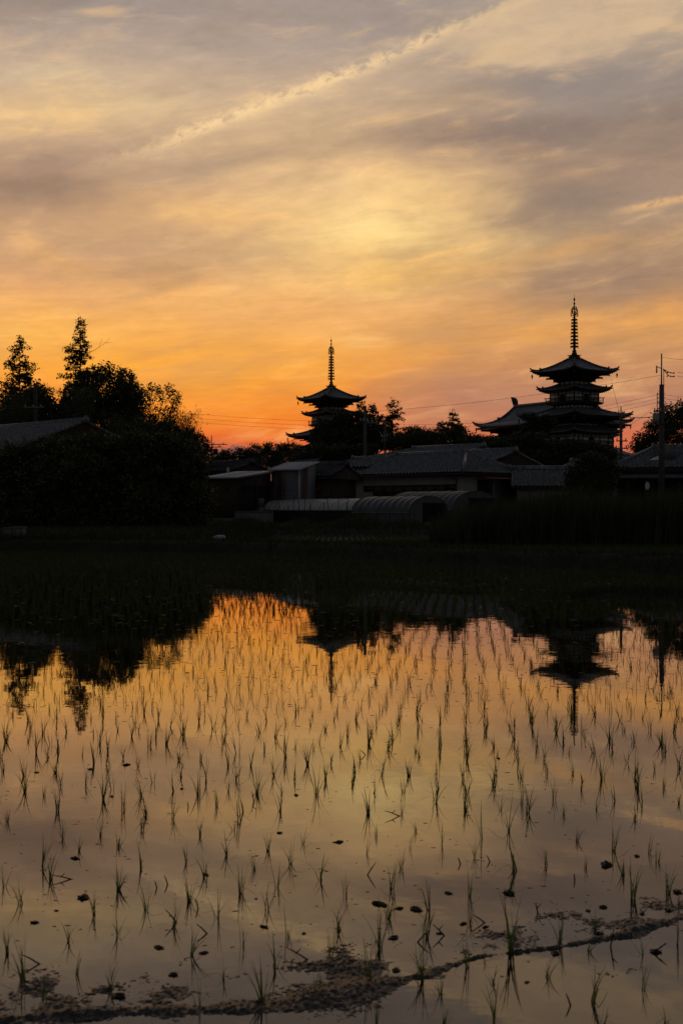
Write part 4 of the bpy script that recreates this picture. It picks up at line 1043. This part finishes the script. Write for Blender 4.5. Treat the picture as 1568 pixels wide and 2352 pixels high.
rt2, g2, h2 = pole('pole in front of the right pagoda\'s lower right eaves', 1425, 934, 112, .16, arms=((951,-22,12,0),(1013,-12,14,0),(1030,-14,16,0)), cap=.9)
pole('pole with drooping arms silhouetted against the orange gap on the left', 486, 1000, 150, .17, arms=((1021,-20,36,0),(1027,-14,24,0)), cap=1.5)
b = MB(); o3 = [q for q in bpy.data.objects if q.name == 'utility_pole.002'][0]
b.box(.18,.75,-.2,.2,10.0-o3.location.z-1.6,10.0-o3.location.z-.9); b.build('transformer', M['metal'], o3)
pole('pole with two pale crossarms in front of the dense tree right of the left pagoda', 838, 932, 116, .20, arms=((967,-12,8,0),(972,6,30,0),(941,6,26,0)))
pole('slim pole with twin pale stand-off bars, right of the pole with two pale crossarms', 884, 966, 138, .15, arms=((1003,-10,6,0),(1014,-8,6,0)))
b = MB(); o5 = [q for q in bpy.data.objects if q.name == 'utility_pole.004'][0]
for xx in (-.15,.22): b.beam((xx,-.2,10.2-o5.location.z+.2),(xx,-.2,10.2-o5.location.z-1.0), .07, .07)
b.build('stand_off_bar', M['steel'], o5)
pole('wooden-brown pole at the left edge behind the tiled roof', 82, 880, 122, .25, 'bark', arms=((936,-25,22,0),))

def wire(label, a, b, sag=.5, r=.016, n=14, grp='overhead wires'):
    a = np.asarray(a); b = np.asarray(b); w = MB()
    w.tube([(b-a)*t-[0,0,sag*4*t*(1-t)] for t in np.linspace(0, 1, n)], r, 5)
    o = w.build('overhead_wire', M['wire']); o.location = tuple(a); tag(o, label, 'wire', grp)
for i, (ya, yb_) in enumerate(((944,962),(954,972),(963,981))):
    wire(['uppermost', 'middle', 'lowest'][i]+' of the three wires between the left grove and the left pagoda', P(330,ya-6,150), P(884,yb_+8,138), .4, 0.0119)
wire('long wire rising from the left pagoda\'s trees to the top of the transformer pole', P(838,946,116), P(1516,862,Yb), .35, 0.0112)
for i, (a, b) in enumerate((((884,972),(1518,905)),((884,979),(1518,914)),((884,990),(1518,923)))):
    wire(['upper', 'middle', 'lower'][i]+' of three wires running from the slim pole to the transformer pole', P(*a, 138), P(*b, Yb), .9, 0.0105)
wire('low wire across the trees between the poles at mid distance', P(884,1012,138), P(1425,1004,112), .5, 0.0112)
wire('thick cable slung between the pole by the pagoda and the transformer box', P(1425,955,112), P(1500,957,Yb), .12, .03)
wire('short service wire slanting down left from the transformer pole', P(1500,936,Yb), P(1400,1000,112), .2, 0.0098)
wire('top wire leaving the picture on the right of the transformer pole', P(1519,821,Yb), P(1640,826,Yb), .1, 0.0098)
for i, py in enumerate((855, 864)): wire(['upper', 'lower'][i]+' heavy line from the strain insulators out of the right edge', P(1554,py,Yb), P(1660,py+5,Yb-2), .08, 0.0126)
for i, py in enumerate((903,912,921)): wire(['top', 'middle', 'bottom'][i]+' of three thin lines leaving the transformer pole to the right', P(1525,py+4,Yb), P(1660,py+10,Yb+2), .1, 0.0098)
wire('faint wire from the pole in the orange gap towards the left grove', P(486,1008,150), P(380,1000,150), .15, 0.0119)
wire('faint wire from the pole in the orange gap sagging right towards the pagoda', P(500,1024,150), P(838,1000,116), 1.2, 0.0119)
wire('thin guy line hanging from the right pagoda\'s top eave', P(1604,1,228)*0+P(1603-0,855,228)*0+P(1402,870,226), P(1424,960,112), .0, .02)
wire('thin guy wire from the wooden-brown pole at the left edge', P(78,905,122), P(40,1010,118), .05, 0.0084)

# ------------------------------------------------------------------ small things by the water
b = MB(); p0 = P(12, 1252, 56.5); p1 = P(33, 1252, 56.5); p2 = P(56, 1252, 56.5)
gz = float(H(p0[0], 56.5))
for lab, a, c, hh in (('left, darker one of two pale boxes under the thicket at the water\'s edge', p0[0], p1[0]-.03, .52), ('right, paler one of two pale boxes under the thicket at the water\'s edge', p1[0], p2[0], .56)):
    w = c-a; o = thing('storage_box', lab, 'box', ((a+c)/2, 56.5, gz-.05), 0, 'boxes under the thicket')
    m_ = MB(); m_.hexa([(-w/2+.03,-.3,0),(w/2-.03,-.3,0),(w/2-.03,.3,0),(-w/2+.03,.3,0),(-w/2,-.33,hh),(w/2,-.33,hh),(w/2,.33,hh),(-w/2,.33,hh)]); m_.build('box_body', M['concrete'], o)
    m_ = MB(); m_.box(-w/2-.02,w/2+.02,-.35,.35,hh+.002,hh+.06); m_.build('lid', M['concrete'], o)
p = P(502, 1247, 56); gz = float(H(p[0], 56)); b = MB(); rows = []
for t in np.linspace(0, np.pi, 9):
    rows.append([(.34*math.sin(t)*math.cos(a)*(1+.18*math.sin(3*a+2*t))-.1*math.cos(t), .25*math.sin(t)*math.sin(a), .18-.2*math.cos(t)+.04*math.sin(5*a)*math.sin(t)) for a in np.linspace(0, 2*np.pi, 17)])
b.grid(np.array(rows)); o = b.build('tarp_bundle', M['tarp'], smooth=True); o.location = (p[0], 56, gz)
tag(o, 'crumpled pale blue tarp bundle on the bank at the right end of the thicket', 'tarp')

# ------------------------------------------------------------------ grass, reeds, rice
def blades(mbuf, B, h, w, lean, seg=3, curl=.5):
    """tapering curved blades; B bases (n,3), h heights, lean = horizontal reach"""
    n = len(B); a = rng.uniform(0, 2*np.pi, n); d = np.stack([np.cos(a), np.sin(a), np.zeros(n)], -1)
    q = a+rng.uniform(-1.2, 1.2, n)+np.pi/2; sd = np.stack([np.cos(q), np.sin(q), np.zeros(n)], -1)
    h = np.broadcast_to(h, (n,)); w = np.broadcast_to(w, (n,)); lean = np.broadcast_to(lean, (n,)); V = []
    for i in range(seg+1):
        t = i/seg
        c = B+d*(lean*h*t**(1+curl))[:,None]+np.array([0,0,1.])*(h*(t-.25*lean*t**3))[:,None]
        ww = (w*(1-t**1.6)*.5+.0004)[:,None]
        V += [c-sd*ww, c+sd*ww]
    V = np.stack(V, 1); k = V.shape[1]; idx = np.arange(n)[:,None]*k
    Q = np.concatenate([np.stack([idx[:,0]+2*i, idx[:,0]+2*i+1, idx[:,0]+2*i+3, idx[:,0]+2*i+2], -1) for i in range(seg)])
    mbuf.add(V.reshape(-1, 3), Q)

# grass on the bank, the spit and the field edges
g_ = MB(); n = 40000
x = rng.uniform(-30, 28, n); d = rng.uniform(-.15, 2.3, n); y = ybank(x)+d/.78
B = np.stack([x, y, H(x, y)-.02], -1); ok = B[:,2] > -.02
blades(g_, B[ok], rng.uniform(.10, .30, ok.sum()), .014, rng.uniform(.2, .8, ok.sum()), 2)
n = 14000; x = rng.uniform(2.6, 9, n); y = 25.6-.14*(x-5)+rng.normal(0, .6, n)*1.1
z = H(x, y); ok = z > .0
blades(g_, np.stack([x, y, z-.01], -1)[ok], rng.uniform(.06, .20, ok.sum()), .010, rng.uniform(.2, .8, ok.sum()), 2)
n = 26000; x = rng.uniform(-6, 26, n); y = np.where(rng.random(n) < .5, rng.normal(76, 1.0, n), rng.uniform(79, 90, n))
blades(g_, np.stack([x, y, H(x, y)-.02], -1), rng.uniform(.12, .38, n), .020, rng.uniform(.2, .7, n), 2)
n = 26000; y = 55+29*rng.random(n)**1.3; x = -4.0-.24*y*rng.random(n)
blades(g_, np.stack([x, y, H(x, y)-.03], -1), rng.uniform(.2, .55, n), .03, rng.uniform(.2, .7, n), 2)
kind(tag(g_.build('bank_grass', M['grass']), 'short dark grass along the paddy banks', 'grass'), 'stuff')
# weeds in front of the tunnels
g_ = MB(); n = 9000; px = rng.uniform(470, 1030, n); y = rng.uniform(80, 90, n)+rng.normal(0, .5, n); x = (px-784)/F*y
z = H(x, y); patch = np.sin(x*1.7)+np.sin(x*.63+1)+rng.normal(0, .5, n)
ok = (px < 640) | (patch > -.4)
blades(g_, np.stack([x, y, z-.05], -1)[ok], np.clip(.5+.25*patch[ok], .2, 1.2), .03, rng.uniform(.1, .6, ok.sum()), 3)
leaf_quads(g_, (np.stack([x, y, z+np.clip(.3+.2*patch, .1, .8)*rng.uniform(.3, 1, n)], -1))[ok], .12, 2, 0)
kind(tag(g_.build('weeds', M['reed']), 'waist-high weeds in front of the plastic tunnels', 'weeds'), 'stuff')
# reed bed on the right
g_ = MB(); n = 15000; y = 56.0+rng.gamma(1.6, 3.6, n); y = np.minimum(y, 74)+.8*np.sin(rng.uniform(0, 6, n)); px = 1568+120-700*rng.random(n)**1.15; x = (px-784)/F*y
edge = np.clip((px-1000)/210, 0, 1)
hh = (1.35+1.25*edge)*rng.uniform(.72, 1.1, n)*(1+.08*np.sin(x*1.3)+.06*np.sin(x*3.1+1))
B = np.stack([x, y, H(x, y)-.05], -1)
blades(g_, B, hh, .035, rng.uniform(.05, .28, n), 4, 1.2)
blades(g_, B+[.05,0,0], hh*rng.uniform(.5, .95, n), .03, rng.uniform(.25, .6, n), 3, .8)
kind(tag(g_.build('reed_bed', M['reed']), 'tall dense reeds in front of the porch house', 'reeds'), 'stuff')

# rice: rows follow the transplanter, a few degrees right of the view
ROT = R(5.5)
def tuft_mesh(seed, h=1.0, nb=6, seg=4):
    global rng
    keep = rng; rng = np.random.default_rng(seed); b = MB()
    hs = rng.uniform(.55, 1.0, nb)*h; hs[0] = h
    ln = rng.uniform(.08, .5, nb); ln[0] = .1
    blades(b, np.stack([rng.normal(0, .006, nb), rng.normal(0, .006, nb), np.full(nb, -.03)], -1), hs+.03, rng.uniform(.0042, .0074, nb), ln, seg, .7)
    if rng.random() < .6:      # a leaf that has bent over and lies on the water
        a = rng.uniform(0, 2*np.pi); l = h*rng.uniform(.5, .9); d = np.array([math.cos(a), math.sin(a), 0]); q = np.array([-d[1], d[0], 0])*.0025
        pts = [np.array([0,0,.0]), d*l*.25+[0,0,h*.22], d*l*.6+[0,0,h*.16], d*l+[0,0,.002]]
        V_ = []
        for i, p_ in enumerate(pts): V_ += [p_-q*(1-i*.25), p_+q*(1-i*.25)]
        b.add(V_, [[0,1,3,2],[2,3,5,4],[4,5,7,6]])
    rng = keep
    me = mesh('rice_seedling', np.concatenate(b.V), np.concatenate(b.Q)); me.materials.append(M['rice'])
    return me
TM = [tuft_mesh(100+i, .17, 4+i % 6) for i in range(28)]
def inwater(x, y):
    return (H(x, y) < -.10) & (y > 3.4)
near3 = [(195,540,120),(235,600,110),(20,635,90),(97,712,110),(430,765,120),(543,650,125),(290,415,85),(365,470,70),(463,400,90),(545,450,70),(650,370,90),(650,545,100),(670,740,130),(870,700,130),(945,590,120),(855,525,80),(920,395,80),(1075,375,60),(1040,490,100),(1230,470,80),(1335,530,120),(1170,555,95),(1105,665,120),(1275,635,100),(1230,740,125),(1000,778,140),(540,858,120),(800,820,110),(1325,865,140),(1115,905,140),(880,950,150),(1265,1000,150),(1520,965,130),(1470,605,125),(1390,440,75),(1555,830,150),(315,885,110),(355,1035,110),(105,1060,180),(35,940,90),(510,1110,130),(1028,1055,140),(915,1195,130),(1207,1160,190),(1445,1120,90),(1475,1075,100),(205,1150,110),(325,1235,70)]
near4 = [(115,485,80),(160,400,60),(20,675,110),(232,645,130),(275,550,90),(315,460,80),(340,380,50),(465,440,100),(610,500,90),(640,410,140),(770,380,140),(790,560,150),(775,640,100),(935,530,90),(1080,425,80),(1120,550,70),(1245,470,150),(1290,580,90),(1340,690,150),(1415,480,100),(1450,520,80),(1500,665,120),(1550,720,60),(400,745,140),(585,680,120),(590,800,140),(170,920,180),(390,870,120),(215,780,120),(135,1080,170),(370,1060,180),(580,1005,150),(655,985,70),(785,935,240),(1000,890,130),(1165,830,90),(1135,930,60),(1380,945,80),(1540,900,130),(695,1085,90),(945,1050,80),(1160,1160,180),(1385,1105,100),(455,1130,90),(700,1262,160),(470,1262,70),(160,1262,110),(1490,1255,60),(1200,1262,90)]
spots = []
for lst, ox in ((near3, 0), (near4, 784)):
    for (cx_, cy_, hh) in lst:
        py = 1719.5+cy_*.5; px = ox+cx_*.5; Yq = CAMZ*F/(py-HZ); spots.append(((px-784)/F*Yq, Yq, hh*.5*Yq/F*1.15))
Y_LIM = CAMZ*F/(1890-HZ)
DU, DV = .178, .48
ii, jj = np.meshgrid(np.arange(-260, 260), np.arange(0, 130))
gu = ii*DU+rng.normal(0, .018, ii.shape); gv = jj*DV+rng.uniform(-.16, .16, ii.shape)+((ii*7) % 5)*.11
rx = gu*math.cos(ROT)+gv*math.sin(ROT); ry = gv*math.cos(ROT)-gu*math.sin(ROT)
rx, ry = rx.ravel(), ry.ravel()
vis = (ry > 3.4) & (np.abs(rx) < ry*.40+.5) & inwater(rx, ry) & (rng.random(len(rx)) < .93)
rx, ry = rx[vis], ry[vis]
far = ry > Y_LIM
order = np.argsort(ry[far]); fx, fy = rx[far][order], ry[far][order]
inframe = np.abs(fx) < fy*.268
sel = np.where(inframe)[0][:300-len(spots)]
for k in sel: spots.append((fx[k], fy[k], rng.uniform(.09, .19)))
# the mud ridge line, to say which seedlings stand on it, before it and behind it
RPX = np.array([(-160,2380),(0,2346),(110,2333),(350,2322),(570,2318),(700,2300),(800,2282),(980,2237),(1100,2198),(1280,2176),(1420,2150),(1568,2106),(1720,2066)], float)
RY = CAMZ*F/(RPX[:,1]-HZ); RX = (RPX[:,0]-784)/F*RY
for (x, y, hh) in spots:
    me = TM[rng.integers(len(TM))]
    o = bpy.data.objects.new('rice_seedling', me); COL.objects.link(o)
    yr = np.interp(x, RX, RY); s = hh/.17
    o.location = (x, y, 0); o.scale = (max(s, .6), max(s, .6), s*rng.uniform(.85, 1.2)); o.rotation_euler = (rng.normal(0, .06), rng.normal(0, .06), rng.uniform(0, 6.28))
    if y < yr-.16: tag(o, 'young green rice seedling in the water on the near side of the mud ridge', 'rice seedling', 'rice seedlings before the mud ridge')
    elif y < yr+.16: tag(o, 'young green rice seedling rooted on or right beside the mud ridge', 'rice seedling', 'rice seedlings on the mud ridge')
    else: tag(o, 'young green rice seedling in the near water beyond the mud ridge', 'rice seedling', 'rice seedlings beyond the mud ridge')
rest = np.ones(len(fx), bool); rest[sel] = False; rest &= fy > 6
# far seedlings and those of the upper paddy
def tuft_field(x, y, z, hlo, hhi, nb, w):
    b = MB(); n = len(x)
    for k in range(nb):
        B = np.stack([x+rng.normal(0, .012, n), y+rng.normal(0, .012, n), np.full(n, z-.02)], -1)
        blades(b, B, rng.uniform(hlo, hhi, n)*rng.uniform(.6, 1, n)+.02, w*np.clip(y/14, 1, 2.0), rng.uniform(.05, .5, n), 2, .7)
    return b
b = tuft_field(fx[rest], fy[rest], 0, .09, .185, 5, .0042)
fb_ = rest & (fy > 21); b2 = tuft_field(fx[fb_], fy[fb_], 0, .10, .20, 5, .0046); b.add(np.concatenate(b2.V), np.concatenate(b2.Q))
kind(tag(b.build('rice_rows', M['ricefar']), 'rows of young rice receding across the flooded paddy', 'rice'), 'stuff')
uu, vv = np.meshgrid(np.arange(-5, 30, .3), np.arange(36, 74, .3)); ux = uu.ravel()+rng.normal(0, .03, uu.size); uy = vv.ravel()+rng.normal(0, .05, vv.size)
ok = (uy > ybank(ux)+3.2) & (np.abs(ux) < uy*.36); b = tuft_field(ux[ok], uy[ok], .245, .12, .24, 5, .007)
kind(tag(b.build('upper_rice_rows', M['ricefar']), 'rows of young rice in the raised paddy behind the grass bank', 'rice'), 'stuff')

# mud ridge across the near corner
rp = []; nr = 900
ridge_x = np.linspace(RX[0], RX[-1], nr); ridge_y = np.interp(ridge_x, RX, RY)
def vnoise(x, y, s, seed):
    r = np.random.default_rng(seed); T_ = r.random((128, 128)); a = x/s; b_ = y/s; i = np.floor(a).astype(int); j = np.floor(b_).astype(int); fa = a-i; fb = b_-j
    fa = fa*fa*(3-2*fa); fb = fb*fb*(3-2*fb); g = lambda p_, q_: T_[p_ % 128, q_ % 128]
    return (g(i,j)*(1-fa)+g(i+1,j)*fa)*(1-fb)+(g(i,j+1)*(1-fa)+g(i+1,j+1)*fa)*fb-.5
offs = np.linspace(-.42, .55, 160); XX, OO = np.meshgrid(ridge_x, offs); YY = OO+ridge_y[None,:]
wid = .028+.05*np.exp(-((XX+.1)/.45)**2)+.03*vnoise(XX, XX*0, .3, 1)
core = np.exp(-(OO/wid)**2)
wide = np.exp(-((OO-.12)/.30)**2)
zz = -.0105+.014*core+.0085*wide+.012*vnoise(XX, XX*0+5, .35, 9)+.016*vnoise(XX, YY, .12, 2)+.007*vnoise(XX, YY, .04, 3)+.010*vnoise(XX, YY, .011, 4)
zz = np.where(np.abs(OO-.065) > .46, -.05, zz)
b = MB(); b.grid(np.stack([XX, YY, zz], -1)); kind(b.build('mud_ridge', M['mud'], smooth=True), 'structure')
# clods
def clod_mesh(seed):
    r = np.random.default_rng(seed); b = MB(); rows = []
    ph = r.uniform(0, 6, 6)
    for t in np.linspace(0, np.pi, 8):
        rows.append([((.05*math.sin(t)*math.cos(a))*(1+.35*math.sin(2*a+ph[0])+.25*math.sin(5*a+ph[1]+2*t)), .042*math.sin(t)*math.sin(a)*(1+.35*math.sin(3*a+ph[2]+t)), (-.020*math.cos(t))*(1+.4*math.sin(3*a+ph[3]))+.006) for a in np.linspace(0, 2*np.pi, 18)])
    G_ = np.array(rows); G_ += r.normal(0, .007, G_.shape); G_[:,-1] = G_[:,0]; b.grid(G_)
    for k in range(r.integers(3, 7)):
        a = r.uniform(0, 6.28); p0 = np.array([math.cos(a)*.02, math.sin(a)*.02, .0]); p1 = np.array([math.cos(a)*.055, math.sin(a)*.05, r.uniform(.005, .035)])
        b.tube([p0, p1], [.006, .002], 4)
    me = mesh('mud_clod', np.concatenate(b.V), np.concatenate(b.Q), np.concatenate(b.T)); me.materials.append(M['mud']); return me
CM = [clod_mesh(i) for i in range(7)]
clods = [(0,583,75,1.3),(0,415,95,.9),(0,515,220,.8),(0,347,505,1.1),(0,385,685,1.6),(0,797,1040,1.0),(0,730,915,1.0),(0,160,800,.9),(0,935,940,.9),(0,1213,820,.8),(0,1555,430,1.1),(0,1285,388,.8),(0,835,185,.7),(0,1360,215,.9),(0,170,110,.8),(0,1175,690,.5),(0,945,580,.8),(0,1395,850,.6),(0,260,745,.5),(0,550,1140,1.3),
         (784,1212,535,1.9),(784,770,665,1.7),(784,345,740,1.5),(784,175,715,1.4),(784,240,870,1.1),(784,40,980,1.0),(784,1440,935,1.2),(784,1380,760,.8),(784,850,1075,.6),(784,560,805,.9),(784,660,820,.7),(784,1355,495,.9),(784,1500,745,.9),(784,250,1020,1.0),(784,490,665,.9),(784,450,850,.7),(784,1130,745,.8),(784,720,45,.8),(784,265,735,.9),(784,1540,660,1.3),(784,1200,730,1.0),(784,1300,860,1.4),(784,1180,850,1.0),(784,980,940,1.2)]
big = {20: 'largest round mud clod, alone in open water at the right', 21: 'dark mud clod with a seedling rising out of it, right of centre', 0: 'spiky mud clod in open water, upper left of the foreground', 4: 'jagged mud clod with a bent stem arching over it, lower left',
       22: 'spiky mud clod at the foot of a tall seedling, centre right', 23: 'broken flat mud clod left of the spiky clod pair, centre'}
for k, (ox, cx_, cy_, sc) in enumerate(clods):
    py = 1719.5+cy_*.5; px = ox+cx_*.5; Yq = CAMZ*F/(py-HZ)
    o = bpy.data.objects.new('mud_clod', CM[k % 7]); COL.objects.link(o); o.location = ((px-784)/F*Yq, Yq, 0); s = sc*.30
    o.scale = (s*1.3, s, s*.9); o.rotation_euler = (0, 0, rng.uniform(0, 6.28))
    tag(o, big.get(k, 'small dark mud clod poking out of the near water among the seedlings'), 'mud clod', 'mud clods in the near water')
# broken straw stalks sticking out of the water
stalks = [(784,265,310,.09,1.15),(784,120,580,.08,-.5),(784,655,800,.06,.9),(784,470,860,.07,.7),(784,350,890,.07,-.7),(784,545,530,.04,.3),(784,900,755,.05,.2),(784,1105,150,.06,.2),(784,1070,605,.04,.1),(784,1235,910,.1,-.1),(784,680,520,.04,.4),(784,110,30,.06,.7),(784,1430,940,.07,-.8),(784,1050,1180,.05,.3),
          (0,180,990,.08,1.0),(0,325,600,.09,1.3),(0,770,625,.05,.3),(0,910,735,.05,.2),(0,1410,970,.10,1.0),(0,865,270,.04,.1),(0,950,850,.06,.8),(0,1165,240,.07,.15),(0,720,640,.04,.2),(0,810,800,.08,.6)]
for k, (ox, cx_, cy_, l, tl) in enumerate(stalks):
    py = 1719.5+cy_*.5; px = ox+cx_*.5; Yq = CAMZ*F/(py-HZ); b = MB()
    dv = np.array([-math.sin(tl), rng.uniform(-.2, .2), abs(math.cos(tl))*.8+.05]); b.tube([dv*-.02, dv*l*.5+[0,0,.003], dv*l], [.0035, .003, .0015], 5)
    if k % 3 == 0: b.tube([dv*l*.5, dv*l*.5+np.array([.02,0,.02])], [.003,.001], 4)
    o = b.build('straw_stalk', M['straw']); o.location = ((px-784)/F*Yq, Yq, 0)
    tag(o, 'broken dark straw stalk leaning out of the near water', 'straw', 'broken straw stalks in the near water')
# floating scum: low wet lenses that catch the high sky
b = MB(); n = 4600; y = 1.0/np.sqrt(rng.uniform(1/54.0**2, 1/5.0**2, n)); y = np.where(rng.random(n) < .90, rng.uniform(11, 50, n), y); x = rng.uniform(-.34, .34, n)*y
ok = H(x, y) < -.1; x, y = x[ok], y[ok]; n = len(x)
ra = rng.uniform(.008, .036, n)*np.clip(y/14, .45, 1.7)*rng.uniform(.5, 1.3, n); rb2 = ra*rng.uniform(.15, .35, n); hh = rng.uniform(.002, .0045, n)*np.clip(y/16, .6, 1.5); rot = rng.normal(0, .3, n)
seg = 8; V_ = [np.stack([x, y, hh], -1)]
for f_, zf in ((.6, .72), (1.0, -.25)):
    for k in range(seg):
        a = 2*np.pi*k/seg; rr = f_*(1+.25*rng.normal(size=n)*.6)
        lx = ra*rr*math.cos(a); ly = rb2*rr*math.sin(a)
        V_.append(np.stack([x+lx*np.cos(rot)-ly*np.sin(rot), y+lx*np.sin(rot)+ly*np.cos(rot), hh*zf], -1))
V_ = np.stack(V_, 1); kk = V_.shape[1]; base = np.arange(n)*kk
T_ = np.concatenate([np.stack([base, base+1+k, base+1+(k+1) % seg], -1) for k in range(seg)]); Q_ = np.concatenate([np.stack([base+1+k, base+1+seg+k, base+1+seg+(k+1) % seg, base+1+(k+1) % seg], -1) for k in range(seg)])
b.add(V_.reshape(-1, 3), Q_, T_)
kind(tag(b.build('floating_scum', M['mud'], smooth=True), 'flecks of wet mud and scum floating between the rice rows', 'scum'), 'stuff')
